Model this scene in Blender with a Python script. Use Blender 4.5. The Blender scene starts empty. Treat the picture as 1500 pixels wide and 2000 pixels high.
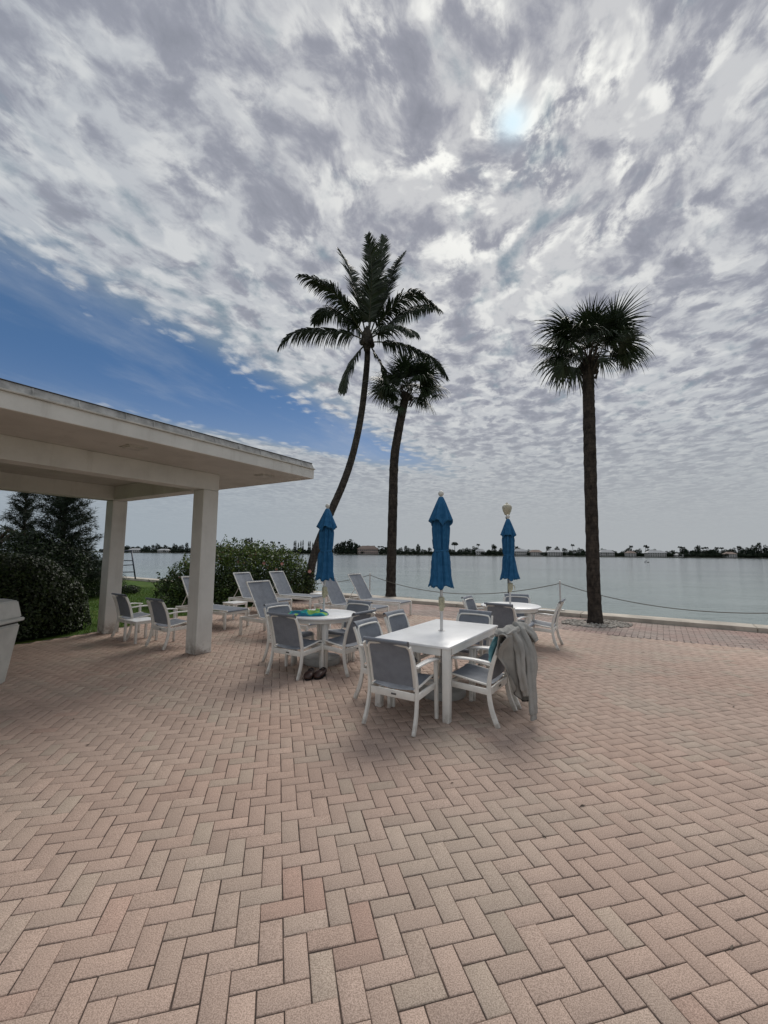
import bpy, bmesh, math, random
import numpy as np
from mathutils import Vector, Matrix, noise as mnoise

# ------------------------------------------------------------------ camera, sky, sun, exposure
scene = bpy.context.scene
COL = scene.collection
F_PX, CAM_H, PITCH, ROLL = 814.0, 1.677, math.radians(5.65), math.radians(0.48)
cr, sr = math.cos(ROLL), math.sin(ROLL)
FW = Vector((0, math.cos(PITCH), math.sin(PITCH)))
UP0 = Vector((0, -math.sin(PITCH), math.cos(PITCH)))
RT0 = Vector((1, 0, 0))
RT = cr*RT0 + sr*UP0
UP = -sr*RT0 + cr*UP0
cam_data = bpy.data.cameras.new('camera')
cam = bpy.data.objects.new('camera', cam_data)
COL.objects.link(cam)
cam.matrix_world = Matrix(((RT.x, UP.x, -FW.x, 0), (RT.y, UP.y, -FW.y, 0), (RT.z, UP.z, -FW.z, CAM_H), (0, 0, 0, 1)))
cam_data.sensor_fit = 'VERTICAL'
cam_data.sensor_height = 24.0
cam_data.lens = 24.0*F_PX/2000.0
cam_data.clip_start = 0.05
cam_data.clip_end = 6000
scene.camera = cam

scene.view_settings.view_transform = 'Standard'
scene.view_settings.look = 'None'
scene.view_settings.exposure = 0.12
scene.view_settings.gamma = 1.0

SUN = Vector((0.2135, 0.6440, 0.7347)).normalized()
SUN_EL = math.asin(SUN.z); SUN_ROT = math.atan2(SUN.x, SUN.y)
sl = bpy.data.lights.new('sun', 'SUN'); sl.energy = 2.2; sl.angle = math.radians(34); sl.color = (1.0, 0.95, 0.88)
so = bpy.data.objects.new('sun', sl); COL.objects.link(so)
so.rotation_euler = (-SUN).to_track_quat('-Z', 'Y').to_euler()

class NT:
    """tiny helper to write node trees as expressions"""
    def __init__(s, tree):
        s.t = tree
    def new(s, typ, **kw):
        n = s.t.nodes.new(typ)
        for k, v in kw.items():
            setattr(n, k, v)
        return n
    def put(s, sock, v):
        if hasattr(v, 'is_linked') or isinstance(v, bpy.types.NodeSocket):
            s.t.links.new(v, sock)
        else:
            if sock.type == 'RGBA' and len(v) == 3: v = tuple(v)+(1,)
            sock.default_value = v
    def m(s, op, a, b=0.0, c=0.0, clamp=False):
        n = s.new('ShaderNodeMath', operation=op, use_clamp=clamp)
        s.put(n.inputs[0], a); s.put(n.inputs[1], b); s.put(n.inputs[2], c)
        return n.outputs[0]
    def vec(s, x, y, z=0.0):
        n = s.new('ShaderNodeCombineXYZ')
        for i, v in enumerate((x, y, z)): s.put(n.inputs[i], v)
        return n.outputs[0]
    def noise(s, v, scale, detail=4, rough=0.5, dist=0.0, col=False):
        n = s.new('ShaderNodeTexNoise')
        if v is not None: s.put(n.inputs['Vector'], v)
        n.inputs['Scale'].default_value = scale; n.inputs['Detail'].default_value = detail
        n.inputs['Roughness'].default_value = rough; n.inputs['Distortion'].default_value = dist
        return n.outputs['Color'] if col else n.outputs['Fac']
    def voro(s, v, scale, feature='F1', out='Distance', smooth=None, rnd=1.0):
        n = s.new('ShaderNodeTexVoronoi', feature=feature)
        if v is not None: s.put(n.inputs['Vector'], v)
        n.inputs['Scale'].default_value = scale
        n.inputs['Randomness'].default_value = rnd
        if smooth is not None: n.inputs['Smoothness'].default_value = smooth
        return n.outputs[out]
    def ramp(s, f, a, b, c=0.0, d=1.0, smooth=True):
        n = s.new('ShaderNodeMapRange')
        n.interpolation_type = 'SMOOTHSTEP' if smooth else 'LINEAR'
        for k, v in (('Value', f), ('From Min', a), ('From Max', b), ('To Min', c), ('To Max', d)):
            s.put(n.inputs[k], v)
        return n.outputs['Result']
    def mix(s, f, a, b, mode='MIX'):
        n = s.new('ShaderNodeMix', data_type='RGBA', blend_type=mode)
        s.put(n.inputs[0], f); s.put(n.inputs[6], a); s.put(n.inputs[7], b)
        return n.outputs[2]
    def vscale(s, v, k):
        n = s.new('ShaderNodeVectorMath', operation='SCALE'); s.put(n.inputs[0], v); s.put(n.inputs['Scale'], k)
        return n.outputs[0]
    def vadd(s, a, b):
        n = s.new('ShaderNodeVectorMath', operation='ADD'); s.put(n.inputs[0], a); s.put(n.inputs[1], b)
        return n.outputs[0]
    def vdot(s, a, b):
        n = s.new('ShaderNodeVectorMath', operation='DOT_PRODUCT'); s.put(n.inputs[0], a); s.put(n.inputs[1], b)
        return n.outputs['Value']

def build_world():
    w = bpy.data.worlds.new('World'); scene.world = w; w.use_nodes = True
    t = w.node_tree; t.nodes.clear(); g = NT(t)
    out = g.new('ShaderNodeOutputWorld'); bg = g.new('ShaderNodeBackground')
    t.links.new(bg.outputs[0], out.inputs[0])
    sky = g.new('ShaderNodeTexSky', sky_type='NISHITA')
    sky.sun_disc = False; sky.sun_elevation = SUN_EL; sky.sun_rotation = SUN_ROT
    sky.air_density = 1.0; sky.dust_density = 0.6; sky.ozone_density = 1.6
    tc = g.new('ShaderNodeTexCoord'); d = tc.outputs['Generated']
    sep = g.new('ShaderNodeSeparateXYZ'); t.links.new(d, sep.inputs[0])
    dx, dy, dz = sep.outputs
    zc = g.m('MAXIMUM', g.m('ADD', dz, 0.012), 0.015)
    px, py = g.m('DIVIDE', dx, zc), g.m('DIVIDE', dy, zc)
    th = math.radians(20); c0, s0 = math.cos(th), math.sin(th)
    S = g.m('ADD', g.m('MULTIPLY', px, s0), g.m('MULTIPLY', py, c0))        # along the cloud rows
    T = g.m('SUBTRACT', g.m('MULTIPLY', px, c0), g.m('MULTIPLY', py, s0))   # across them
    P = g.vec(g.m('MULTIPLY', S, 0.80), T, 0.0)
    wv = g.noise(g.vadd(P, (3.1, 7.7, 0)), 2.2, 3, 0.55, col=True)
    Pw = g.vadd(P, g.vscale(g.vadd(wv, (-0.5, -0.5, -0.5)), 0.22))
    big = g.noise(g.vadd(Pw, (11.3, 2.2, 0)), 1.25, 3, 0.5)
    puf = g.noise(g.vadd(Pw, (1.3, 0.2, 0)), 8.2, 8, 0.60)
    mid = g.noise(g.vadd(Pw, (6.3, 3.2, 0)), 3.0, 3, 0.5)
    vor = g.voro(g.vadd(Pw, (4.0, 1.0, 0)), 9.0, 'SMOOTH_F1', smooth=0.8)
    fine = g.noise(Pw, 21.0, 6, 0.62)
    # blue gap between two lines of the layer
    t1 = g.m('ADD', g.m('MULTIPLY', S, 0.155), -1.98)
    t2 = g.m('ADD', g.m('MULTIPLY', S, 0.56), -4.02)
    a = g.m('SUBTRACT', t1, T); b = g.m('SUBTRACT', T, t2)
    front = g.ramp(S, -1.2, 0.2)  # closes the gap behind the viewer; the added cloud there brightens front faces
    gap = g.m('MULTIPLY', g.m('MULTIPLY', g.ramp(a, -0.95, 0.25), g.ramp(b, -0.15, 0.45)), front)
    solid = g.m('MULTIPLY', g.m('MULTIPLY', g.ramp(a, -0.12, 0.22), g.ramp(b, -0.1, 0.45)), front)
    dens = g.m('ADD', g.m('ADD', g.m('MULTIPLY', puf, 1.25), g.m('MULTIPLY', vor, -0.34)), g.m('MULTIPLY', fine, 0.40))
    dens = g.m('ADD', dens, g.m('ADD', g.m('MULTIPLY', g.m('SUBTRACT', big, 0.5), 0.42), g.m('MULTIPLY', g.m('SUBTRACT', mid, 0.5), 0.36)))
    th0 = g.m('ADD', g.m('ADD', g.m('MULTIPLY', gap, 0.30), g.m('MULTIPLY', solid, 0.34)), 0.31)
    rel = g.m('SUBTRACT', dens, th0)
    # small puffs breaking up the edges of the gap
    Pe = g.vadd(P, g.vscale(g.vadd(wv, (-0.5, -0.5, -0.5)), 0.10))
    cell = g.voro(g.vadd(Pe, (2.0, 9.0, 0)), 11.0, 'SMOOTH_F1', smooth=0.5)
    cn = g.noise(g.vadd(Pe, (5.0, 2.0, 0)), 9.0, 6, 0.62)
    ea = g.m('ADD', g.m('ADD', g.m('MULTIPLY', g.m('SUBTRACT', cn, 0.5), 2.3), g.m('MULTIPLY', g.m('SUBTRACT', 0.42, cell), 1.3)), g.m('MULTIPLY', g.m('SUBTRACT', big, 0.5), 1.2))
    # openness: 0 in the deck, rising slowly toward and inside the gap
    op = g.m('MULTIPLY', g.m('MULTIPLY', g.ramp(a, -0.80, 0.32, smooth=False), g.ramp(b, -0.25, 0.75, smooth=False)), front)
    op = g.m('POWER', g.m('MAXIMUM', op, 0.0), 1.5)
    cover = g.ramp(g.m('SUBTRACT', ea, g.m('MULTIPLY', op, 2.9)), -1.30, -0.35)
    veil = g.m('MULTIPLY', g.ramp(g.noise(g.vec(g.m('MULTIPLY', S, 0.9), g.m('MULTIPLY', T, 2.2), 4.0), 1.1, 5, 0.6), 0.42, 0.80), 0.40)
    cover = g.m('MAXIMUM', cover, veil)
    # thin blue-grey veins inside the deck
    cover = g.m('MULTIPLY', cover, g.ramp(g.m('SUBTRACT', rel, g.m('MULTIPLY', op, 0.5)), -0.14, 0.12, 0.62, 1.0))
    thick = g.ramp(rel, 0.20, 0.52)
    thick2 = g.ramp(rel, 0.42, 0.80)
    # colours of the cloud: thin parts bright, thick parts grey lavender
    dt = g.vdot(d, tuple(SUN)); sd = g.m('MAXIMUM', dt, 0.0)
    glow1 = g.m('POWER', sd, 3200.0); glow2 = g.m('POWER', sd, 34.0); glow3 = g.m('POWER', sd, 3.0)
    thin_c = g.mix(glow3, (4.4, 4.85, 5.4), (6.2, 6.25, 6.4))
    thick_c = g.mix(glow3, (3.0, 3.25, 3.9), (3.35, 3.45, 4.0))
    deep_c = g.mix(glow3, (2.5, 2.75, 3.25), (2.5, 2.62, 3.1))
    cl = g.mix(thick, thin_c, thick_c)
    cl = g.mix(thick2, cl, deep_c)
    brk = g.m('MULTIPLY', g.ramp(g.noise(g.vadd(Pw, (8.0, 5.0, 0)), 9.0, 4, 0.5), 0.48, 0.62), g.ramp(rel, 0.46, 0.22))
    cl = g.mix(g.m('MULTIPLY', brk, g.m('ADD', g.m('MULTIPLY', glow2, 1.1), 0.24), clamp=True), cl, (9.8, 9.8, 9.4))
    cl = g.mix(g.ramp(dt, 0.35, -0.5, 0.0, 0.9), cl, (7.2, 7.3, 7.5))       # front-lit clouds out of view behind the viewer, brightened to light facing surfaces
    blue = g.mix(1.0, sky.outputs[0], (0.36, 0.54, 0.78), 'MULTIPLY')
    blue = g.mix(g.ramp(dz, 0.0, 0.5, 0.0, 0.7), blue, (0.80, 1.62, 2.95))
    blue = g.mix(g.ramp(op, 0.05, 0.45), (2.3, 2.95, 3.55), blue)
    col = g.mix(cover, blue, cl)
    col = g.mix(g.m('MULTIPLY', glow1, g.ramp(rel, 0.60, 0.30, 0.55, 0.95), clamp=True), col, (7.6, 9.4, 10.4))
    # haze towards the horizon
    hz = g.mix(g.ramp(dx, -0.8, 0.3), (3.3, 3.85, 4.35), (4.1, 4.35, 4.55))
    col = g.mix(g.m('MULTIPLY', g.ramp(dz, 0.38, 0.01, 0.0, 1.0), 0.97), col, hz)
    col = g.mix(g.ramp(dz, -0.02, 0.0), (1.2, 1.3, 1.3), col)
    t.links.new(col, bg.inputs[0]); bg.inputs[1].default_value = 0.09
build_world()

# ------------------------------------------------------------------ helpers
rnd = random.Random(7)
rng = np.random.default_rng(11)

def px_ray(x, y):
    return FW + (x-750)/F_PX*RT + (1000-y)/F_PX*UP
def at(x, y, Y):
    d = px_ray(x, y); k = Y/d.y
    return Vector((d.x*k, Y, CAM_H + d.z*k))

def tag(o, label=None, cat=None, group=None, kind=None):
    if label: o['label'] = label
    if cat: o['category'] = cat
    if group: o['group'] = group
    if kind: o['kind'] = kind
    return o

def empty(name, loc=(0, 0, 0), rz=0.0, label=None, cat=None, group=None):
    o = bpy.data.objects.new(name, None); COL.objects.link(o)
    o.empty_display_size = 0.1
    o.location = loc; o.rotation_euler = (0, 0, rz)
    return tag(o, label, cat, group)

def link_mesh(name, me, mat, parent=None, smooth=True):
    o = bpy.data.objects.new(name, me); COL.objects.link(o)
    if mat: me.materials.append(mat)
    if smooth: me.polygons.foreach_set('use_smooth', [True]*len(me.polygons))
    if parent: o.parent = parent
    return o

def from_bm(name, bm, mat, parent=None, smooth=False):
    bmesh.ops.recalc_face_normals(bm, faces=bm.faces)
    me = bpy.data.meshes.new(name); bm.to_mesh(me); bm.free()
    return link_mesh(name, me, mat, parent, smooth)

def np_mesh(name, verts, faces, mat, parent=None, smooth=False, attr=None):
    """verts Nx3, faces MxK (K constant)"""
    me = bpy.data.meshes.new(name)
    verts = np.asarray(verts, np.float32); faces = np.asarray(faces, np.int32)
    n, k = faces.shape
    me.vertices.add(len(verts)); me.vertices.foreach_set('co', verts.ravel())
    me.loops.add(n*k); me.loops.foreach_set('vertex_index', faces.ravel())
    me.polygons.add(n); me.polygons.foreach_set('loop_start', np.arange(0, n*k, k, dtype=np.int32))
    me.polygons.foreach_set('loop_total', np.full(n, k, np.int32))
    me.update(calc_edges=True)
    if attr is not None:
        a = me.color_attributes.new('tone', 'FLOAT_COLOR', 'CORNER')
        c = np.ones((n*k, 4), np.float32); c[:, :3] = np.repeat(np.asarray(attr, np.float32), k, axis=0)
        a.data.foreach_set('color', c.ravel())
    return link_mesh(name, me, mat, parent, smooth)

def box(bm, c, size, rot=None, bevel=0.0):
    r = bmesh.ops.create_cube(bm, size=1.0)
    vs = r['verts']
    for v in vs:
        v.co = Vector((v.co.x*size[0], v.co.y*size[1], v.co.z*size[2]))
    if bevel > 0:
        es = list({e for v in vs for e in v.link_edges})
        q = bmesh.ops.bevel(bm, geom=es, offset=bevel, segments=2, affect='EDGES', profile=0.5)
        vs = list({v for f in q['faces'] for v in f.verts} | {v for v in vs if v.is_valid})
    for v in vs:
        p = v.co.copy()
        if rot is not None: p = rot @ p
        v.co = p + Vector(c)
    return vs

def catmull(pts, n=6):
    P = [Vector(p) for p in pts]
    if len(P) < 3: return P
    out = []
    for i in range(len(P)-1):
        p0 = P[i-1] if i else P[0]*2-P[1]
        p1, p2 = P[i], P[i+1]
        p3 = P[i+2] if i+2 < len(P) else P[-1]*2-P[-2]
        for k in range(n):
            t = k/n
            out.append(0.5*((2*p1)+(-p0+p2)*t+(2*p0-5*p1+4*p2-p3)*t*t+(-p0+3*p1-3*p2+p3)*t**3))
    out.append(P[-1]); return out

def sweep(bm, pts, prof, side=None, scale=None, cap=True):
    """sweep a closed 2D profile [(a,b)] along pts; a along 'side', b along the normal"""
    P = [Vector(p) for p in pts]; rings = []
    prev = None
    for i, p in enumerate(P):
        tg = (P[min(i+1, len(P)-1)]-P[max(i-1, 0)]).normalized()
        if side is not None: s_ = Vector(side)
        elif prev is not None: s_ = prev
        else: s_ = Vector((1, 0, 0)) if abs(tg.x) < 0.8 else Vector((0, 0, 1))
        s_ = (s_ - tg*s_.dot(tg)).normalized(); prev = s_
        n_ = tg.cross(s_)
        k = scale[i] if scale is not None else 1.0
        rings.append([bm.verts.new(p+s_*a*k+n_*b*k) for a, b in prof])
    m = len(prof)
    for i in range(len(rings)-1):
        for j in range(m):
            bm.faces.new((rings[i][j], rings[i][(j+1) % m], rings[i+1][(j+1) % m], rings[i+1][j]))
    if cap:
        bm.faces.new(rings[0][::-1]); bm.faces.new(rings[-1])
    return rings

def circ(r, n=10): return [(r*math.cos(2*math.pi*i/n), r*math.sin(2*math.pi*i/n)) for i in range(n)]
def rrect(w, t, c=0.004):
    w, t = w/2, t/2
    return [(w-c, -t), (w, -t+c), (w, t-c), (w-c, t), (-w+c, t), (-w, t-c), (-w, -t+c), (-w+c, -t)]

def lathe(bm, prof, n=40, cap=True, center=(0, 0, 0)):
    rings = []
    for r, z in prof:
        rings.append([bm.verts.new((center[0]+r*math.cos(2*math.pi*i/n), center[1]+r*math.sin(2*math.pi*i/n), center[2]+z)) for i in range(n)])
    for a in range(len(rings)-1):
        for j in range(n):
            bm.faces.new((rings[a][j], rings[a][(j+1) % n], rings[a+1][(j+1) % n], rings[a+1][j]))
    if cap:
        bm.faces.new(rings[0][::-1]); bm.faces.new(rings[-1])

def copy_tree(o, parent=None):
    c = o.copy(); COL.objects.link(c)
    if parent is not None:
        c.parent = parent; c.matrix_parent_inverse = o.matrix_parent_inverse
    for ch in list(o.children): copy_tree(ch, c)
    return c

def smooth_by_angle(o, ang=40):
    me = o.data
    me.polygons.foreach_set('use_smooth', [True]*len(me.polygons))
    try: me.set_sharp_from_angle(angle=math.radians(ang))
    except Exception: pass
    return o

# ------------------------------------------------------------------ materials
def mat(name, base, rough=0.6, var=0.12, vscale=6.0, bump=0.0, bscale=60.0, metallic=0.0, spec=0.5, col2=None, coord='Object', fn=None):
    m = bpy.data.materials.new(name); m.use_nodes = True
    t = m.node_tree; g = NT(t); b = t.nodes['Principled BSDF']
    tc = g.new('ShaderNodeTexCoord'); v = tc.outputs[coord]
    n = g.noise(v, vscale, 5, 0.6)
    c2 = col2 if col2 is not None else tuple(x*(1-var*2) for x in base)
    c = g.mix(g.ramp(n, 0.3, 0.72), tuple(min(1, x*(1+var*0.6)) for x in base), c2)
    if fn: c = fn(g, v, c, b)
    g.put(b.inputs['Base Color'], c)
    b.inputs['Roughness'].default_value = rough; b.inputs['Metallic'].default_value = metallic
    b.inputs['Specular IOR Level'].default_value = spec
    if bump > 0:
        bn = g.new('ShaderNodeBump'); bn.inputs['Strength'].default_value = bump; bn.inputs['Distance'].default_value = 0.01
        g.put(bn.inputs['Height'], g.noise(v, bscale, 6, 0.6)); t.links.new(bn.outputs[0], b.inputs['Normal'])
    return m

def dirt_up(z0, z1, colr, amt):
    # scuffed grime near the bottom of a painted thing (real stains, object space)
    def fn(g, v, c, b):
        sp = g.new('ShaderNodeSeparateXYZ'); g.put(sp.inputs[0], v)
        f = g.m('MULTIPLY', g.ramp(sp.outputs[2], z1, z0), g.ramp(g.noise(v, 9, 6, 0.7), 0.40, 0.62))
        return g.mix(g.m('MULTIPLY', f, amt), c, colr)
    return fn

M = {}
M['frame'] = mat('white_painted_frame', (0.80, 0.785, 0.735), 0.38, 0.07, 5, 0.05, 80, fn=dirt_up(0, 0.16, (0.32, 0.28, 0.23), 0.7))
M['arm'] = mat('white_plastic_arm', (0.84, 0.83, 0.80), 0.34, 0.05, 7)
M['table'] = mat('white_table_top', (0.87, 0.875, 0.87), 0.30, 0.05, 3.0, 0.02, 30)
M['tableframe'] = mat('white_table_frame', (0.78, 0.77, 0.73), 0.38, 0.06, 4, fn=dirt_up(0, 0.14, (0.34, 0.30, 0.25), 0.6))
M['base'] = mat('grey_umbrella_base', (0.44, 0.44, 0.42), 0.55, 0.14, 5, 0.05, 30)
M['pole'] = mat('silver_pole', (0.62, 0.61, 0.60), 0.4, 0.06, 9, metallic=0.25)
M['crank'] = mat('yellowed_plastic', (0.46, 0.43, 0.30), 0.5, 0.12, 30)
M['ball'] = mat('white_ball', (0.62, 0.62, 0.58), 0.4, 0.08, 20)
M['tagm'] = mat('dark_tag', (0.10, 0.10, 0.10), 0.5, 0.1, 30)

def sling_mat():
    def fn(g, v, c, b):
        w = g.new('ShaderNodeTexWave', wave_type='BANDS', bands_direction='X'); g.put(w.inputs[0], v); w.inputs['Scale'].default_value = 210
        w2 = g.new('ShaderNodeTexWave', wave_type='BANDS', bands_direction='Z'); g.put(w2.inputs[0], v); w2.inputs['Scale'].default_value = 160
        f = g.m('MULTIPLY', g.m('ADD', w.outputs['Fac'], w2.outputs['Fac']), 0.5)
        k = g.mix(g.ramp(f, 0.1, 0.8), (0.70, 0.70, 0.72), (1.12, 1.12, 1.12))
        return g.mix(1.0, c, k, 'MULTIPLY')
    m = mat('blue_grey_mesh_sling', (0.315, 0.345, 0.395), 0.62, 0.10, 9, 0.0, fn=fn)
    b = m.node_tree.nodes['Principled BSDF']; t = m.node_tree
    # woven mesh lets some light through
    tr = t.nodes.new('ShaderNodeBsdfTranslucent'); tr.inputs[0].default_value = (0.22, 0.24, 0.265, 1)
    mx = t.nodes.new('ShaderNodeMixShader'); mx.inputs[0].default_value = 0.30
    out = t.nodes['Material Output']
    t.links.new(b.outputs[0], mx.inputs[1]); t.links.new(tr.outputs[0], mx.inputs[2]); t.links.new(mx.outputs[0], out.inputs[0])
    return m
M['sling'] = sling_mat()

def stucco(name, c, amt=0.0):
    def fn(g, v, cc, b):
        st = g.ramp(g.noise(g.vec(*[g.m('MULTIPLY', o, k) for o, k in zip(_sep(g, v), (5, 5, 0.5))]), 1.0, 6, 0.7), 0.52, 0.78)
        cc = g.mix(g.m('MULTIPLY', st, 0.42), cc, (c[0]*0.6, c[1]*0.58, c[2]*0.54))
        sp = g.ramp(g.noise(v, 1.1, 6, 0.65), 0.5, 0.8)
        if amt > 0: cc = dirt_up(0.0, 0.30, (0.20, 0.15, 0.12), 0.75)(g, v, cc, b)
        return g.mix(g.m('MULTIPLY', sp, 0.28), cc, (c[0]*0.72, c[1]*0.70, c[2]*0.65))
    return mat(name, c, 0.85, 0.05, 2.2, 0.35, 55, fn=fn, spec=0.2)
def _sep(g, v):
    sp = g.new('ShaderNodeSeparateXYZ'); g.put(sp.inputs[0], v); return sp.outputs[0], sp.outputs[1], sp.outputs[2]
M['stucco'] = stucco('cream_stucco', (0.68, 0.67, 0.63))
M['column'] = stucco('column_stucco', (0.68, 0.67, 0.63), 1.0)
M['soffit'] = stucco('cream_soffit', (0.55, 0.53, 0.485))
M['roofband'] = mat('weathered_roof_edge', (0.40, 0.40, 0.39), 0.8, 0.2, 7, 0.3, 40,
    fn=lambda g, v, c, b: g.mix(g.m('MULTIPLY', g.ramp(g.noise(v, 4, 7, 0.75), 0.45, 0.7), 0.6), c, (0.16, 0.16, 0.155)))
M['darkrim'] = mat('dark_roof_rim', (0.05, 0.05, 0.05), 0.7)
M['gravel'] = mat('roof_gravel', (0.35, 0.33, 0.30), 0.9, 0.3, 40, 0.8, 60)
M['fixture'] = mat('fixture_plastic', (0.50, 0.48, 0.43), 0.5)
M['concrete'] = mat('cap_concrete', (0.50, 0.45, 0.38), 0.85, 0.15, 1.6, 0.4, 40,
    fn=lambda g, v, c, b: g.mix(g.m('MULTIPLY', g.ramp(g.noise(v, 3, 7, 0.7), 0.48, 0.72), 0.5), c, (0.24, 0.21, 0.18)))
M['canvas'] = mat('blue_canvas', (0.030, 0.122, 0.250), 0.85, 0.16, 14, 0.12, 500, col2=(0.017, 0.095, 0.21), spec=0.15)
M['rope'] = mat('grey_rope', (0.15, 0.14, 0.12), 0.9, 0.2, 60)
M['black'] = mat('black_metal', (0.012, 0.012, 0.014), 0.4)
M['globe'] = mat('cream_globe', (0.50, 0.47, 0.36), 0.35, 0.12, 12)
M['bin'] = mat('cream_fibreglass', (0.60, 0.60, 0.555), 0.6, 0.08, 4, 0.1, 120)
M['hoodie'] = mat('grey_fleece', (0.36, 0.355, 0.335), 0.95, 0.10, 5, 0.5, 300, spec=0.1)
M['zip'] = mat('dark_hem', (0.03, 0.03, 0.03), 0.9)
M['bluetowel'] = mat('pale_blue_cloth', (0.17, 0.38, 0.43), 0.9, 0.2, 14, 0.4, 160, col2=(0.10, 0.27, 0.33))
M['shoe'] = mat('brown_leather', (0.045, 0.018, 0.013), 0.42, 0.2, 16, 0.2, 60)
M['shoe_in'] = mat('shoe_lining', (0.006, 0.005, 0.005), 0.9)
def towel_fn(g, v, c, b):
    x, y, z = _sep(g, v)
    w = g.m('ADD', g.m('MULTIPLY', y, 4.5), g.m('MULTIPLY', g.noise(v, 4.5, 2, 0.5), 3.0))
    w = g.m('ADD', w, g.m('MULTIPLY', z, 5.0))
    f = g.m('FRACT', w)
    c1 = g.mix(g.ramp(f, 0.30, 0.38), (0.02, 0.17, 0.26), (0.02, 0.36, 0.38))
    c2 = g.mix(g.ramp(f, 0.52, 0.60), c1, (0.29, 0.55, 0.13))
    return g.mix(g.ramp(f, 0.84, 0.92), c2, (0.05, 0.13, 0.30))
M['towel'] = mat('striped_towel', (0.1, 0.3, 0.3), 0.95, 0.1, 6, 0.5, 200, fn=towel_fn)

def bark(name, c, rings=0.0, rs=9.0):
    def fn(g, v, cc, b):
        x, y, z = _sep(g, v)
        n = g.noise(g.vec(g.m('MULTIPLY', x, 9), g.m('MULTIPLY', y, 9), g.m('MULTIPLY', z, 5.0)), 1.0, 7, 0.75)
        cc = g.mix(g.ramp(n, 0.42, 0.66), cc, (c[0]*1.9, c[1]*1.85, c[2]*1.7))
        rg = g.m('FRACT', g.m('ADD', g.m('MULTIPLY', z, rs), g.m('MULTIPLY', g.noise(v, 3, 3), 0.9)))
        cc = g.mix(g.m('MULTIPLY', g.ramp(rg, 0.80, 0.92), rings), cc, (c[0]*0.35, c[1]*0.35, c[2]*0.35))
        return cc
    return mat(name, c, 0.92, 0.3, 6, 1.0, 22, fn=fn, spec=0.15)
M['bark_sabal'] = bark('sabal_bark', (0.040, 0.034, 0.030), 0.35, 7)
M['bark_coco'] = bark('coconut_bark', (0.052, 0.046, 0.041), 0.6, 9)
M['bark_pine'] = bark('pine_bark', (0.06, 0.045, 0.035), 0.0)

def leafmat(name, scale=(1, 1, 1), rough=0.5, transl=0.25, spec=0.4):
    m = bpy.data.materials.new(name); m.use_nodes = True
    t = m.node_tree; g = NT(t); b = t.nodes['Principled BSDF']
    at_ = g.new('ShaderNodeAttribute', attribute_name='tone')
    tc = g.new('ShaderNodeTexCoord')
    c = g.mix(g.ramp(g.noise(tc.outputs['Object'], 5, 4), 0.3, 0.7), (0.8*scale[0], 0.8*scale[1], 0.8*scale[2]), (1.2*scale[0], 1.2*scale[1], 1.2*scale[2]))
    c = g.mix(1.0, at_.outputs['Color'], c, 'MULTIPLY')
    g.put(b.inputs['Base Color'], c); b.inputs['Roughness'].default_value = rough; b.inputs['Specular IOR Level'].default_value = spec
    if transl > 0:
        tr = g.new('ShaderNodeBsdfTranslucent'); g.put(tr.inputs[0], c)
        mx = g.new('ShaderNodeMixShader'); mx.inputs[0].default_value = transl
        out = t.nodes['Material Output']
        t.links.new(b.outputs[0], mx.inputs[1]); t.links.new(tr.outputs[0], mx.inputs[2]); t.links.new(mx.outputs[0], out.inputs[0])
    return m
M['leaf'] = leafmat('shrub_leaf', transl=0.2)
M['palmleaf'] = leafmat('palm_leaf', rough=0.45, transl=0.06)
M['needle'] = leafmat('needle_leaf', rough=0.7, transl=0.05)
M['petal'] = mat('coral_petal', (0.60, 0.30, 0.25), 0.7, 0.15, 40)
M['farleaf'] = leafmat('far_leaf', rough=0.9, transl=0.0, spec=0.1)

# ------------------------------------------------------------------ directions of the place
TH_V = math.radians(57.5)                       # pavilion / table long axis
V = Vector((math.cos(TH_V), math.sin(TH_V), 0))
U = Vector((-math.sin(TH_V), math.cos(TH_V), 0))
TH_W = math.radians(146.5)                      # seawall
WD = Vector((math.cos(TH_W), math.sin(TH_W), 0))     # along wall, to the left
WN = Vector((-WD.y, WD.x, 0)) * -1               # towards the water
if WN.y < 0: WN = -WN
W0 = Vector((5.3, 11.42, 0))                     # inner foot of the wall cap

# patio edge against lawn (left side), polyline from near to far
EDGE = [(-11.0, 0.5), (-7.3, 6.35), (-6.4, 7.9), (-5.95, 8.95), (-5.72, 9.6), (-5.35, 10.9), (-4.78, 11.85), (-3.75, 13.7), (-2.7, 15.6), (-2.2, 17.5)]
def edge_x(y):
    xs = np.interp(y, [e[1] for e in EDGE], [e[0] for e in EDGE]); return xs

# ------------------------------------------------------------------ pavers
def herring_cells(nx0, nx1, ny0, ny1):
    xs, ys = np.meshgrid(np.arange(nx0, nx1), np.arange(ny0, ny1), indexing='ij')
    xs = xs.ravel(); ys = ys.ravel(); k = (xs+ys) % 4
    h = k == 0; v = k == 2
    rect = np.concatenate([np.stack([xs[h], ys[h], xs[h]+2, ys[h]+1], 1), np.stack([xs[v], ys[v], xs[v]+1, ys[v]+2], 1)])
    return rect.astype(float)

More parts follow.
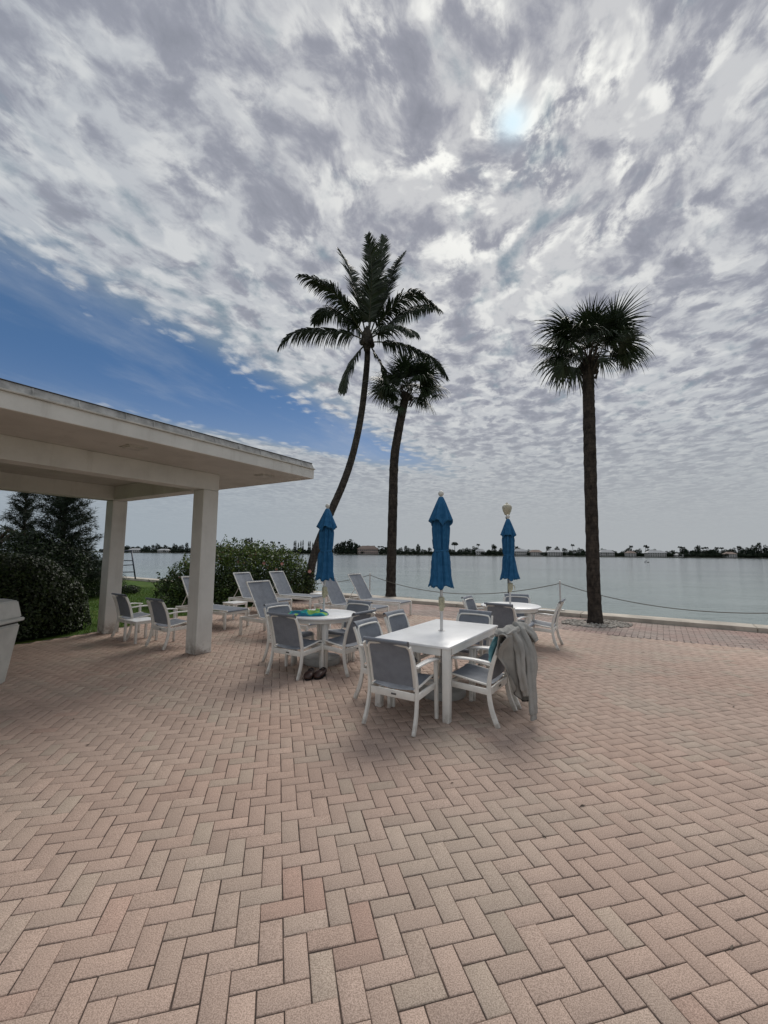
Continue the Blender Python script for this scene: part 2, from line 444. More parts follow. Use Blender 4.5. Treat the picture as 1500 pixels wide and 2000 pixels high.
def bricks_mesh(name, rect, unit, ang, origin, keep, colfn, parent=None, z=0.0, joint=0.0017, ch=0.0045, mat_=None):
    c, s = math.cos(ang), math.sin(ang)
    cx = (rect[:, 0]+rect[:, 2])/2*unit; cy = (rect[:, 1]+rect[:, 3])/2*unit
    X = origin[0]+c*cx-s*cy; Y = origin[1]+s*cx+c*cy
    k = keep(X, Y); rect = rect[k]; X = X[k]; Y = Y[k]; n = len(rect)
    hx = (rect[:, 2]-rect[:, 0])/2*unit-joint; hy = (rect[:, 3]-rect[:, 1])/2*unit-joint
    hx = hx + rng.normal(0, 0.0006, n); hy = hy + rng.normal(0, 0.0006, n)
    rot = rng.normal(0, 0.006, n)
    jx = rng.normal(0, 0.0007, n); jy = rng.normal(0, 0.0007, n)
    zt = z + rng.normal(0, 0.0007, n); tx = rng.normal(0, 0.004, n); ty = rng.normal(0, 0.004, n)
    sg = np.array([(-1, -1), (1, -1), (1, 1), (-1, 1)], float)
    V_ = np.zeros((n, 12, 3))
    cc, ss = np.cos(rot), np.sin(rot)
    for lvl, (ins, dz) in enumerate(((ch, 0.0), (ch*0.28, -0.0022), (0.0, -0.010))):
        for q in range(4):
            lx = sg[q, 0]*(hx-ins); ly = sg[q, 1]*(hy-ins)
            lx, ly = cc*lx-ss*ly + jx, ss*lx+cc*ly + jy
            V_[:, lvl*4+q, 2] = zt + dz + tx*lx + ty*ly
            V_[:, lvl*4+q, 0] = X + c*lx - s*ly
            V_[:, lvl*4+q, 1] = Y + s*lx + c*ly
    f = [(0, 1, 2, 3)]
    for q in range(4):
        r = (q+1) % 4
        f.append((4+q, 4+r, r, q)); f.append((8+q, 8+r, 4+r, 4+q))
    f = np.array(f)
    faces = (f[None]+(np.arange(n)*12)[:, None, None]).reshape(-1, 4)
    colr = colfn(X, Y, rect)
    return np_mesh(name, V_.reshape(-1, 3), faces, mat_ or M['paver'], parent, False, np.repeat(colr, 9, axis=0))

def paver_mat():
    m = bpy.data.materials.new('clay_paver'); m.use_nodes = True
    t = m.node_tree; g = NT(t); b = t.nodes['Principled BSDF']
    a = g.new('ShaderNodeAttribute', attribute_name='tone')
    tc = g.new('ShaderNodeTexCoord'); v = tc.outputs['Object']
    sp = g.noise(v, 190, 3, 0.75)
    c = g.mix(g.ramp(sp, 0.36, 0.62), (0.62, 0.60, 0.58), (1.22, 1.22, 1.22))
    c = g.mix(1.0, a.outputs['Color'], c, 'MULTIPLY')
    dk = g.ramp(g.voro(v, 150), 0.20, 0.10)
    dk = g.m('MULTIPLY', dk, g.ramp(g.noise(v, 26, 2), 0.42, 0.62))
    c = g.mix(g.m('MULTIPLY', dk, 0.45), c, (0.085, 0.068, 0.06))
    lt = g.m('MULTIPLY', g.ramp(g.voro(g.vadd(v, (5, 5, 5)), 190), 0.16, 0.09), g.ramp(g.noise(v, 31, 2), 0.5, 0.66))
    c = g.mix(g.m('MULTIPLY', lt, 0.35), c, (0.60, 0.56, 0.50))
    bl = g.ramp(g.noise(v, 12, 5, 0.7), 0.35, 0.75)
    c = g.mix(g.m('MULTIPLY', bl, 0.14), c, (0.22, 0.165, 0.135))
    st = g.m('MULTIPLY', g.ramp(g.noise(v, 1.15, 6, 0.68, 0.4), 0.55, 0.75), 0.16)
    c = g.mix(st, c, (0.16, 0.125, 0.105))
    # a few dropped-gum / droppings spots
    gum = g.ramp(g.voro(g.vadd(v, (1.7, 0.4, 0)), 1.35), 0.022, 0.012)
    c = g.mix(g.m('MULTIPLY', gum, 0.8), c, (0.05, 0.042, 0.038))
    g.put(b.inputs['Base Color'], c); b.inputs['Roughness'].default_value = 0.82; b.inputs['Specular IOR Level'].default_value = 0.35
    bn = g.new('ShaderNodeBump'); bn.inputs['Strength'].default_value = 0.55; bn.inputs['Distance'].default_value = 0.002
    g.put(bn.inputs['Height'], g.noise(v, 150, 5, 0.75)); t.links.new(bn.outputs[0], b.inputs['Normal'])
    return m
M['paver'] = paver_mat()
M['sand'] = mat('joint_sand', (0.085, 0.060, 0.048), 0.95, 0.3, 30, 0.5, 200)

def fbm2(X, Y, sc, seed):
    out = np.zeros(len(X))
    for i in range(len(X)):
        out[i] = mnoise.fractal(Vector((X[i]*sc+seed, Y[i]*sc-seed, seed*0.37)), 1.0, 2.0, 3)
    return out

PAVER_U = 0.1016; PAVER_A = math.radians(14.15)
PAV_O = (-2.99*PAVER_U, 18.98*PAVER_U)
B0 = Vector((5.28, 8.85, 0)); BD = WD.copy()        # inner boundary of the seawall band
def wall_d(X, Y, p=W0):                             # distance towards the water from the wall line
    return (X-p.x)*WN.x + (Y-p.y)*WN.y

def build_patio():
    rect = herring_cells(-130, 190, -60, 190)
    def keep(X, Y):
        return (Y > -3.5) & (Y < 20) & (X > edge_x(Y)+0.06) & (X < 13.5) & (wall_d(X, Y, B0) < -0.10) & (X > -11)
    def colr(X, Y, r):
        n = len(X)
        a = fbm2(X, Y, 0.55, 3.1); b = fbm2(X, Y, 1.6, 8.7)
        base = np.array([0.462, 0.350, 0.288])
        c = np.tile(base, (n, 1))
        pink = np.array([0.455, 0.328, 0.265]); grey = np.array([0.440, 0.362, 0.296]); red = np.array([0.43, 0.27, 0.215]); green = np.array([0.40, 0.365, 0.29])
        w = np.clip((a*1.1+0.25) + (Y-4.5)*0.10, 0, 1)[:, None]
        c = c*(1-w)+pink*w
        w = np.clip(-b*1.2 + rng.normal(0, 0.15, n), 0, 0.8)[:, None]; c = c*(1-w)+grey*w
        # a loose cluster of redder replacements in the foreground
        reds = {(0, 0): 0.30, (-1, 3): 0.55, (0, 2): 0.60, (-2, 2): 0.50, (2, 0): 0.50, (-3, 0): 0.25, (1, -1): 0.12}
        w = np.array([reds.get((int(q[0]), int(q[1])), 0.0) for q in r])
        w = np.maximum(w, (rng.random(n) < 0.012)*0.35)[:, None]; c = c*(1-w)+red*w
        w = ((rng.random(n) < 0.04)*0.35)[:, None]; c = c*(1-w)+green*w
        return c*(1+rng.normal(0, 0.045, n))[:, None]
    o = bricks_mesh('patio_paving', rect, PAVER_U, PAVER_A, PAV_O, keep, colr)
    tag(o, kind='structure')
    # the greyer band along the seawall: bond laid square to the wall plus a soldier course
    rr = []
    L = 210
    for row in range(1, 25):
        off = (row % 2)*1.0
        for k in range(-L, L):
            rr.append((k*2+off, row, k*2+2+off, row+1))
    for k in range(-2*L, 2*L):
        rr.append((k, -1, k+1, 1))
    rr = np.array(rr, float)
    def keep2(X, Y):
        return (wall_d(X, Y) < -0.05) & (X < 13.5) & (X > edge_x(Y)+0.06) & (Y > -3.5)
    def col2(X, Y, r):
        n = len(X); a = fbm2(X, Y, 0.9, 5.5)
        c = np.tile(np.array([0.335, 0.265, 0.235]), (n, 1))
        w = np.clip(a+0.3, 0, 1)[:, None]*0.8
        c = c*(1-w)+np.array([0.34, 0.22, 0.19])*w
        w = np.clip(-a+0.2+rng.normal(0, 0.2, n), 0, 1)[:, None]*0.6
        c = c*(1-w)+np.array([0.255, 0.225, 0.20])*w
        return c*(1+rng.normal(0, 0.10, n))[:, None]
    ang = math.atan2(-WD.y, -WD.x)
    o = bricks_mesh('seawall_path_paving', rr, 0.112, ang, (B0.x, B0.y), keep2, col2, joint=0.005, ch=0.006)
    tag(o, kind='structure')
    # joint sand sheet
    pts = [(e[0], e[1]) for e in EDGE]
    def wl(p, d=0.0): return (W0 + WD*p + WN*d)
    bm = bmesh.new()
    poly = [(-11.0, -3.6), (13.6, -3.6)]
    q = W0 + WN*(0.02); kx = (13.6-q.x)/WD.x; r_ = q+WD*kx; poly.append((r_.x, r_.y))
    kx = (-2.4-q.x)/WD.x; r_ = q+WD*kx; poly.append((r_.x, r_.y))
    poly += [(x-0.02, y) for x, y in reversed(pts[:-2])]
    vs = [bm.verts.new((x, y, -0.0048)) for x, y in poly]
    f = bm.faces.new(vs)
    if f.normal.z < 0: f.normal_flip()
    bmesh.ops.triangulate(bm, faces=bm.faces)
    me = bpy.data.meshes.new('patio_joint_sand'); bm.to_mesh(me); bm.free()
    tag(link_mesh('patio_joint_sand', me, M['sand'], None, False), kind='structure')
build_patio()

# ------------------------------------------------------------------ ground, lawn, wall, water, far shore
def grass_mat():
    def fn(g, v, c, b):
        n = g.noise(v, 60, 4, 0.7); c = g.mix(g.ramp(n, 0.35, 0.65), c, (0.035, 0.07, 0.014))
        return g.mix(g.m('MULTIPLY', g.ramp(g.noise(v, 1.3, 5), 0.45, 0.7), 0.5), c, (0.13, 0.14, 0.035))
    return mat('lawn_green', (0.075, 0.135, 0.022), 0.9, 0.2, 7, 1.0, 90, fn=fn, spec=0.1)
M['lawn'] = grass_mat()
M['soil'] = mat('dark_soil', (0.05, 0.04, 0.03), 0.95, 0.3, 8, 0.6, 40)

def build_ground():
    bm = bmesh.new()
    def P(k, d, z): q = W0+WD*k+WN*d; return (q.x, q.y, z)
    vs = [bm.verts.new(p) for p in (P(-60, 0.02, -0.03), P(70, 0.02, -0.03), P(70, -70, -0.03), P(-60, -70, -0.03))]
    f = bm.faces.new(vs)
    if f.normal.z < 0: f.normal_flip()
    tag(from_bm('lawn', bm, M['lawn']), kind='structure')
    # raised blades on the visible patch of the lawn
    n = 26000
    X = rng.uniform(-11.5, -4.6, n); Y = rng.uniform(8.6, 20.0, n)
    ok = (X < edge_x(Y)-0.05) & (wall_d(X, Y) < -0.3)
    X, Y = X[ok], Y[ok]; n = len(X)
    h = rng.uniform(0.03, 0.075, n); a = rng.uniform(0, 6.28, n); w = rng.uniform(0.005, 0.011, n)
    lx, ly = rng.normal(0, 0.02, n), rng.normal(0, 0.02, n)
    v = np.zeros((n, 3, 3))
    v[:, 0] = np.stack([X-np.cos(a)*w, Y-np.sin(a)*w, np.full(n, -0.03)], 1)
    v[:, 1] = np.stack([X+np.cos(a)*w, Y+np.sin(a)*w, np.full(n, -0.03)], 1)
    v[:, 2] = np.stack([X+lx, Y+ly, -0.03+h], 1)
    tone = np.array([0.085, 0.15, 0.025])*(1+rng.normal(0, 0.25, (n, 1)))
    tag(np_mesh('grass', v.reshape(-1, 3), np.arange(n*3).reshape(-1, 3), M['leaf'], None, False, np.abs(tone)),
        'short green lawn between the pavilion columns and the seawall', 'grass', kind='stuff')
    # seawall
    root = empty('seawall', tuple(W0), TH_W, 'low pale concrete seawall with broad flat cap along the patio edge', 'wall')
    bm = bmesh.new()       # local x along the wall, local y = +90deg (sign below)
    sgn = 1 if (Vector((-math.sin(TH_W), math.cos(TH_W), 0)).dot(WN) > 0) else -1
    for i in range(-15, 18):
        L = 3.6
        box(bm, (i*L+L/2, sgn*0.34, 0.035), (L-0.012, 0.62, 0.13), bevel=0.012)
    from_bm('cap', bm, M['concrete'], root)
    bm = bmesh.new()
    box(bm, (3, sgn*0.36, -1.55), (120, 0.50, 3.04))
    from_bm('wall_face', bm, M['concrete'], root)
build_ground()

WATER_Z = -1.05
def build_water():
    m = bpy.data.materials.new('lagoon_water'); m.use_nodes = True
    t = m.node_tree; g = NT(t); b = t.nodes['Principled BSDF']
    tc = g.new('ShaderNodeTexCoord'); v = tc.outputs['Object']
    x, y, z = _sep(g, v)
    c = g.mix(g.ramp(y, 10, 120, 0, 1), (0.195, 0.245, 0.225), (0.12, 0.142, 0.148))
    c = g.mix(g.m('MULTIPLY', g.ramp(g.noise(v, 0.09, 3), 0.4, 0.7), 0.35), c, (0.06, 0.09, 0.095))
    g.put(b.inputs['Base Color'], c)
    b.inputs['Roughness'].default_value = 0.12; b.inputs['IOR'].default_value = 1.33
    # ripples stretched across the wind
    v2 = g.vec(g.m('MULTIPLY', x, 0.55), g.m('MULTIPLY', y, 1.0), 0.0)
    w1 = g.noise(v2, 1.6, 4, 0.55, 0.3); w2 = g.noise(v2, 6.5, 3, 0.6); w3 = g.noise(v2, 0.35, 3, 0.5)
    hgt = g.m('ADD', g.m('ADD', g.m('MULTIPLY', w1, 0.10), g.m('MULTIPLY', w2, 0.034)), g.m('MULTIPLY', w3, 0.25))
    bn = g.new('ShaderNodeBump'); bn.inputs['Strength'].default_value = 1.0; bn.inputs['Distance'].default_value = 1.0
    # calmer and rougher patches
    patch = g.ramp(g.noise(g.vec(g.m('MULTIPLY', x, 0.02), g.m('MULTIPLY', y, 0.075), 0), 1.0, 4, 0.6), 0.35, 0.7, 0.35, 1.0)
    g.put(bn.inputs['Height'], hgt); g.put(bn.inputs['Strength'], g.m('MULTIPLY', patch, 0.75)); t.links.new(bn.outputs[0], b.inputs['Normal'])
    me_v = [(-3000, 2, WATER_Z), (3000, 2, WATER_Z), (3000, 4500, WATER_Z), (-3000, 4500, WATER_Z)]
    # clip water below the land: it simply passes under at lower level
    o = np_mesh('water', me_v, [(0, 1, 2, 3)], m)
    tag(o, kind='structure')
build_water()

# ------------------------------------------------------------------ pavilion
def build_pavilion():
    rot = TH_V - math.pi/2           # local +Y = V, local +X = -U
    root = empty('pavilion', (-3.085, 7.16, 0), rot, 'open cream stucco pavilion with a flat overhanging roof on square columns', 'pavilion')
    R = root
    H0, H1 = 2.73, 3.02
    cw = 0.29
    LEN = 9.4; WID = 3.08            # column grid: local y from 0 to -LEN, local x from 0 to -WID
    for i in (0, 1, 2):
        for j in (0, 1):
            bm = bmesh.new(); box(bm, (-j*WID, -i*LEN/2, H0/2), (cw, cw, H0-0.002), bevel=0.012)
            o = from_bm('column', bm, M['column'], R)
    # beams (between the columns, butted end to end)
    def beam(c, s):
        bm = bmesh.new(); box(bm, c, s, bevel=0.006); from_bm('beam', bm, M['stucco'], R)
    zc = (H0+H1)/2; hz = H1-H0-0.004
    for j in (0, 1): beam((-j*WID, -LEN/2, zc), (cw, LEN+cw, hz))
    for i in (0, 2): beam((-WID/2, -i*LEN/2, zc), (WID-cw-0.004, cw-0.01, hz))
    # roof slab
    ox, oy = 1.20, 1.12
    x0, x1 = -WID-cw/2-1.2, cw/2+ox
    y0, y1 = -LEN-cw/2-1.1, cw/2+oy-0.02
    cx, cy = (x0+x1)/2, (y0+y1)/2; sx, sy = x1-x0, y1-y0
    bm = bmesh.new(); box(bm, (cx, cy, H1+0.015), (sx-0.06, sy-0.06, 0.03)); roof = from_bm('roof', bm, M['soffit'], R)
    # fascia ring
    bm = bmesh.new()
    fh = 0.165; ft = 0.035
    box(bm, (x1-ft/2, cy, H1+fh/2-0.006), (ft, sy, fh), bevel=0.004)
    box(bm, (x0+ft/2, cy, H1+fh/2-0.006), (ft, sy, fh), bevel=0.004)
    box(bm, (cx, y1-ft/2, H1+fh/2-0.008), (sx-2*ft-0.002, ft, fh), bevel=0.004)
    box(bm, (cx, y0+ft/2, H1+fh/2-0.008), (sx-2*ft-0.002, ft, fh), bevel=0.004)
    from_bm('fascia', bm, M['stucco'], roof)
    # drip strip
    zt = H1+fh
    bm = bmesh.new()
    for k, (a, b_, c, d) in enumerate(((x1, cy, 0.05, sy+0.02), (x0, cy, 0.05, sy+0.02), (cx, y1, sx-0.05, 0.05), (cx, y0, sx-0.05, 0.05))):
        box(bm, (a, b_, zt+0.004), (c, d, 0.018), bevel=0.003)
    from_bm('drip_edge', bm, M['fixture'], roof)
    # sloped weathered edge band with seams
    bm = bmesh.new()
    za, zb = zt+0.014, zt+0.105; ins = 0.03
    def quad(p): bm.faces.new([bm.verts.new(q) for q in p])
    o_ = [(x0, y0), (x1, y0), (x1, y1), (x0, y1)]; i_ = [(x0+ins, y0+ins), (x1-ins, y0+ins), (x1-ins, y1-ins), (x0+ins, y1-ins)]
    for q in range(4):
        r = (q+1) % 4
        quad([(*o_[q], za), (*o_[r], za), (*i_[r], zb), (*i_[q], zb)])
    n = int(sy/0.42)
    for k in range(n):
        yy = y0+0.2+k*0.42+rnd.uniform(-0.05, 0.05)
        box(bm, (x1-ins/2, yy, (za+zb)/2), (0.014, 0.012, 0.088), rot=Matrix.Rotation(-math.atan2(ins, zb-za), 3, 'Y'))
    from_bm('edge_flashing', bm, M['roofband'], roof)
    bm = bmesh.new()
    box(bm, (cx, cy, zb+0.006), (sx-2*ins+0.02, sy-2*ins+0.02, 0.010), bevel=0.004)
    from_bm('dark_rim', bm, M['darkrim'], roof)
    bm = bmesh.new(); box(bm, (cx, cy, zb+0.022), (sx-2*ins-0.12, sy-2*ins-0.12, 0.012)); from_bm('gravel_top', bm, M['gravel'], roof)
    # soffit lights
    inv = Matrix.Rotation(-rot, 4, 'Z') @ Matrix.Translation((3.085, -7.16, 0))
    for (wx, wy) in ((-3.25, 5.3), (-2.11, 7.21), (-5.4, 6.9), (-3.0+2.0*U.x*0-2.2, 3.6)):
        p = inv @ Vector((wx, wy, 0))
        bm = bmesh.new(); box(bm, (p.x, p.y, H1-0.006), (0.24, 0.24, 0.014), bevel=0.004)
        box(bm, (p.x, p.y, H1-0.018), (0.19, 0.19, 0.012), bevel=0.004)
        from_bm('ceiling_light', bm, M['fixture'], R)
    p = inv @ Vector((-3.9, 5.9, 0)); bm = bmesh.new(); lathe(bm, [(0.012, 0), (0.018, 0.01), (0.018, 0.03)], 12, center=(-0.0-0.05, p.y, H0+0.12))
    bm.free()
build_pavilion()

# ------------------------------------------------------------------ chairs
FR = rrect(0.046, 0.030, 0.006)
def make_chair(arms=True):
    root = empty('patio_chair')
    W = 0.265
    for s in (-1, 1):
        # sabre rear leg running up into the back post
        bm = bmesh.new()
        pts = catmull([(s*W*1.04, -0.285, 0.0), (s*W*1.02, -0.222, 0.16), (s*W, -0.195, 0.34), (s*W, -0.215, 0.50), (s*W*0.99, -0.262, 0.66), (s*W*0.96, -0.325, 0.80)], 5)
        sc = [1.0-0.28*i/(len(pts)-1) for i in range(len(pts))]
        sweep(bm, pts, rrect(0.030, 0.050, 0.006), side=(1, 0, 0), scale=sc)
        smooth_by_angle(from_bm('leg', bm, M['frame'], root))
        bm = bmesh.new()
        pts = catmull([(s*W*1.06, 0.225, 0.0), (s*W*1.05, 0.222, 0.3), (s*W*1.05, 0.215, 0.585)] if arms else [(s*W*1.06, 0.225, 0.0), (s*W*1.055, 0.223, 0.2), (s*W*1.05, 0.222, 0.385)], 4)
        sweep(bm, pts, rrect(0.040, 0.040, 0.006), side=(1, 0, 0), scale=[0.88+0.12*i/(len(pts)-1) for i in range(len(pts))])
        smooth_by_angle(from_bm('leg', bm, M['frame'], root))
        if not arms: continue
        # arm: flat slat, wider at the front
        bm = bmesh.new()
        pts = catmull([(s*W*1.03, -0.225, 0.600), (s*W*1.06, -0.05, 0.612), (s*W*1.08, 0.12, 0.607), (s*W*1.08, 0.268, 0.588)], 6)
        n = len(pts); rings = []
        for i, p in enumerate(pts):
            t = i/(n-1); w = (0.024+0.013*min(1, t*1.6))*(1 if t < 0.93 else math.sqrt(max(0.15, 1-((t-0.93)/0.07)**2*0.85)))
            h = 0.010
            pr = [(w-0.005, -h), (w, -h+0.005), (w, h-0.005), (w-0.005, h), (-w+0.005, h), (-w, h-0.005), (-w, -h+0.005), (-w+0.005, -h)]
            rings.append([bm.verts.new((p.x+a, p.y, p.z+b)) for a, b in pr])
        for i in range(n-1):
            for j in range(8): bm.faces.new((rings[i][j], rings[i][(j+1) % 8], rings[i+1][(j+1) % 8], rings[i+1][j]))
        bm.faces.new(rings[0][::-1]); bm.faces.new(rings[-1])
        smooth_by_angle(from_bm('armrest', bm, M['arm'], root), 50)
    # rails
    bm = bmesh.new()
    for s in (-1, 1):
        box(bm, (s*W*1.02, 0.005, 0.325), (0.024, 0.385, 0.058), rot=Matrix.Rotation(math.radians(2), 3, 'X'), bevel=0.004)
    box(bm, (0, 0.222, 0.335), (2*W-0.03, 0.022, 0.045), bevel=0.004)
    box(bm, (0, -0.198, 0.315), (2*W-0.035, 0.022, 0.068), bevel=0.004)
    fr = smooth_by_angle(from_bm('seat_frame', bm, M['frame'], root))
    bm = bmesh.new(); box(bm, (0.02, -0.2115, 0.315), (0.055, 0.004, 0.016), bevel=0.001); from_bm('tag', bm, M['tagm'], fr)
    # seat sling tubes
    bm = bmesh.new()
    for s in (-1, 1):
        sweep(bm, catmull([(s*(W-0.028), -0.19, 0.372), (s*(W-0.028), 0.0, 0.392), (s*(W-0.028), 0.20, 0.418), (s*(W-0.028), 0.262, 0.402), (s*(W-0.028), 0.275, 0.372)], 5), circ(0.0115, 8))
    smooth_by_angle(from_bm('seat_rail', bm, M['frame'], root))
    # back tube frame (rounded U)
    bm = bmesh.new()
    x = W-0.030
    def by(z): return -0.176-0.30*max(0, z-0.36)**1.18-0.02*max(0, z-0.70)*4
    path = [(-x, by(0.40), 0.40), (-x, by(0.55), 0.55), (-x, by(0.68), 0.68), (-x+0.003, by(0.755), 0.755), (-x+0.022, by(0.788), 0.788), (-x+0.06, by(0.80), 0.80), (0, by(0.806), 0.806),
            (x-0.06, by(0.80), 0.80), (x-0.022, by(0.788), 0.788), (x-0.003, by(0.755), 0.755), (x, by(0.68), 0.68), (x, by(0.55), 0.55), (x, by(0.40), 0.40)]
    sweep(bm, catmull(path, 4), circ(0.0125, 8))
    smooth_by_angle(from_bm('back_frame', bm, M['frame'], root))
    # slings with a little thickness
    def sheet(rows, name):
        bm = bmesh.new(); nx = 9; g_ = []
        for (y, z, hw, sag) in rows:
            g_.append([bm.verts.new((hw*(2*i/(nx-1)-1), y+sag[0]*(1-(2*i/(nx-1)-1)**2), z+sag[1]*(1-(2*i/(nx-1)-1)**2))) for i in range(nx)])
        for a in range(len(g_)-1):
            for i in range(nx-1): bm.faces.new((g_[a][i], g_[a][i+1], g_[a+1][i+1], g_[a+1][i]))
        bmesh.ops.recalc_face_normals(bm, faces=bm.faces)
        bmesh.ops.solidify(bm, geom=bm.faces[:], thickness=0.003)
        return smooth_by_angle(from_bm(name, bm, M['sling'], root), 60)
    rows = []
    for i in range(9):
        t = i/8; y = -0.185+t*0.40; z = 0.374+0.045*t
        rows.append((y, z+0.006, W-0.028, (0, -0.022)))
    rows += [(0.245, 0.420, W-0.028, (0, -0.010)), (0.266, 0.405, W-0.030, (0, -0.004)), (0.276, 0.375, W-0.032, (0, 0))]
    sheet(rows, 'seat')
    rows = []
    for i in range(11):
        z = 0.405+i*0.0395
        rows.append((by(z)+0.006, z, W-0.030, (-0.018 if i > 0 else -0.01, 0)))
    yb = by(0.80)
    rows += [(yb-0.012, 0.832, W-0.024, (-0.004, 0)), (yb-0.030, 0.852, W-0.020, (0, 0)), (yb-0.052, 0.858, W-0.020, (0, 0)), (yb-0.066, 0.850, W-0.021, (0, 0)), (yb-0.070, 0.838, W-0.022, (0, 0)), (yb-0.064, 0.826, W-0.024, (0, 0))]
    sheet(rows, 'backrest')
    return root

def v2(deg): a = math.radians(deg); return Vector((math.cos(a), math.sin(a), 0))
TC = Vector((0.715, 5.21, 0))      # long table centre
def tab(latr, v): p = TC + (-U)*latr + V*v; return (p.x, p.y)
fV, fU = 57.5, 147.5
CH = [
 (tab(0.0, -0.96), fV+1.5, 'mesh chair at the near short end of the long table, back to the camera', 'chairs around the long table'),
 (tab(0.60, -0.335), fU-2, 'white armchair under the draped grey hoodie at the right side of the long table', 'chairs around the long table'),
 (tab(0.62, 0.28), fU+2, 'mesh chair behind the hoodie chair, mostly hidden by it, right side of the long table', 'chairs around the long table'),
 (tab(0.0, 0.84), fV+180, 'mesh chair at the far short end of the long table, facing the camera', 'chairs around the long table'),
 (tab(-0.50, -0.42), fU+180+2, 'nearer of the two mesh chairs on the left side of the long table', 'chairs around the long table'),
 (tab(-0.60, 0.42), fU+180-1, 'farther of the two mesh chairs on the left side of the long table', 'chairs around the long table'),
 ((-1.215, 6.05), 60, 'armless mesh chair in front of the towel table, back to the camera', 'chairs around the towel table'),
 ((-0.54, 6.24), 144, 'armless mesh chair turned away at the right side of the towel table', 'chairs around the towel table'),
 ((-0.58, 7.02), 238, 'armless mesh chair at the far right of the towel table, facing the camera', 'chairs around the towel table'),
 ((-1.46, 6.72), -34, 'mesh chair at the left of the towel table in front of a sun lounger', 'chairs around the towel table'),
 ((2.13, 7.38), 54, 'mesh chair with its back to the camera at the right round table', 'chairs around the right round table'),
 ((2.98, 7.915), 150, 'mesh chair seen side-on at the right of the right round table, nearest the seawall palm', 'chairs around the right round table'),
 ((1.92, 8.08), -31, 'mesh chair at the left of the right round table, only its tilted back showing', 'chairs around the right round table'),
 ((2.68, 8.46), 255, 'mesh chair at the water side of the right round table, behind the umbrella pole', 'chairs around the right round table'),
 ((-4.93, 8.47), 57, 'left chair of the pair under the pavilion, next to the rear column', 'chairs under the pavilion'),
 ((-3.82, 7.69), 57, 'right chair of the pair under the pavilion, beside the front column', 'chairs under the pavilion'),
]
proto = make_chair(); proto_b = make_chair(False)
for i, ((x, y), deg, lab, grp) in enumerate(CH):
    if 6 <= i <= 9: o = proto_b if i == 6 else copy_tree(proto_b)      # armless ones round the towel table
    else: o = proto if i == 0 else copy_tree(proto)
    o.location = (x, y, 0.002); o.rotation_euler = (0, 0, math.radians(deg-90))
    tag(o, lab, 'chair', grp)

# ------------------------------------------------------------------ tables
def build_long_table():
    rz = TH_V-math.pi/2
    root = empty('dining_table', tuple(TC), rz, 'long rectangular white table with an umbrella pole through its middle', 'table')
    bm = bmesh.new(); box(bm, (0, 0, 0.728), (0.90, 1.61, 0.026), bevel=0.005)
    smooth_by_angle(from_bm('tabletop', bm, M['table'], root))
    bm = bmesh.new()
    for s in (-1, 1):
        box(bm, (s*0.425, 0, 0.678), (0.022, 1.40, 0.072), bevel=0.003)
        box(bm, (0, s*0.78, 0.678), (0.70, 0.022, 0.072), bevel=0.003)
    from_bm('apron', bm, M['tableframe'], root)
    for sx in (-1, 1):
        for sy in (-1, 1):
            bm = bmesh.new(); box(bm, (sx*0.404, sy*0.759, 0.357), (0.072, 0.072, 0.714), bevel=0.005)
            smooth_by_angle(from_bm('leg', bm, M['tableframe'], root))
    bm = bmesh.new(); lathe(bm, [(0.026, 0.742), (0.042, 0.742), (0.042, 0.747), (0.026, 0.749)], 24, cap=False); from_bm('pole_ring', bm, M['pole'], root)
build_long_table()

def make_round_table(loc, rz, label):
    root = empty('round_table', loc, rz, label, 'table', 'round white patio tables')
    bm = bmesh.new(); lathe(bm, [(0.0, 0.712), (0.528, 0.712), (0.536, 0.717), (0.538, 0.726), (0.536, 0.735), (0.528, 0.740), (0.05, 0.7405), (0.0, 0.7405)], 72, cap=False)
    smooth_by_angle(from_bm('tabletop', bm, M['table'], root), 60)
    bm = bmesh.new(); lathe(bm, [(0.455, 0.655), (0.475, 0.655), (0.475, 0.7115), (0.455, 0.7115), (0.455, 0.655)], 64, cap=False)
    smooth_by_angle(from_bm('apron', bm, M['tableframe'], root), 50)
    for k in range(4):
        a = math.pi/2*k; R_ = Matrix.Rotation(a, 3, 'Z')
        bm = bmesh.new()
        p = R_ @ Vector((0.415, 0, 0.355)); box(bm, p, (0.068, 0.068, 0.71), rot=R_ @ Matrix.Rotation(math.radians(45), 3, 'Z'), bevel=0.005)
        smooth_by_angle(from_bm('leg', bm, M['tableframe'], root))
    return root
make_round_table((-0.94, 6.60, 0), math.radians(-76), 'round white table with the crumpled green and blue towel on it')
make_round_table((2.36, 7.86, 0), math.radians(-60), 'round white table near the seawall, under the umbrella beside the cream lamp globe')

def side_table(loc, rz, label, s=0.44, h=0.40):
    root = empty('side_table', loc, rz, label, 'side table', 'small white side tables')
    bm = bmesh.new(); box(bm, (0, 0, h-0.009), (s, s, 0.018), bevel=0.004); from_bm('tabletop', bm, M['table'], root)
    bm = bmesh.new()
    for q in (-1, 1):
        box(bm, (q*(s/2-0.03), 0, h-0.040), (0.018, s-0.09, 0.040)); box(bm, (0, q*(s/2-0.03), h-0.040), (s-0.09, 0.018, 0.040))
    from_bm('apron', bm, M['tableframe'], root)
    for sx in (-1, 1):
        for sy in (-1, 1):
            bm = bmesh.new(); box(bm, (sx*(s/2-0.03), sy*(s/2-0.03), (h-0.018)/2), (0.038, 0.038, h-0.018), bevel=0.003)
            from_bm('leg', bm, M['tableframe'], root)
side_table((-4.56, 8.04, 0), TH_V, 'small white side table between the two chairs under the pavilion')
side_table((-3.80, 10.88, 0), TH_V, 'small white side table between the leftmost loungers, before the flowering shrub')
side_table((-2.02, 13.42, 0), TH_V, 'small white side table beyond the loungers at the seawall end of the shrub')

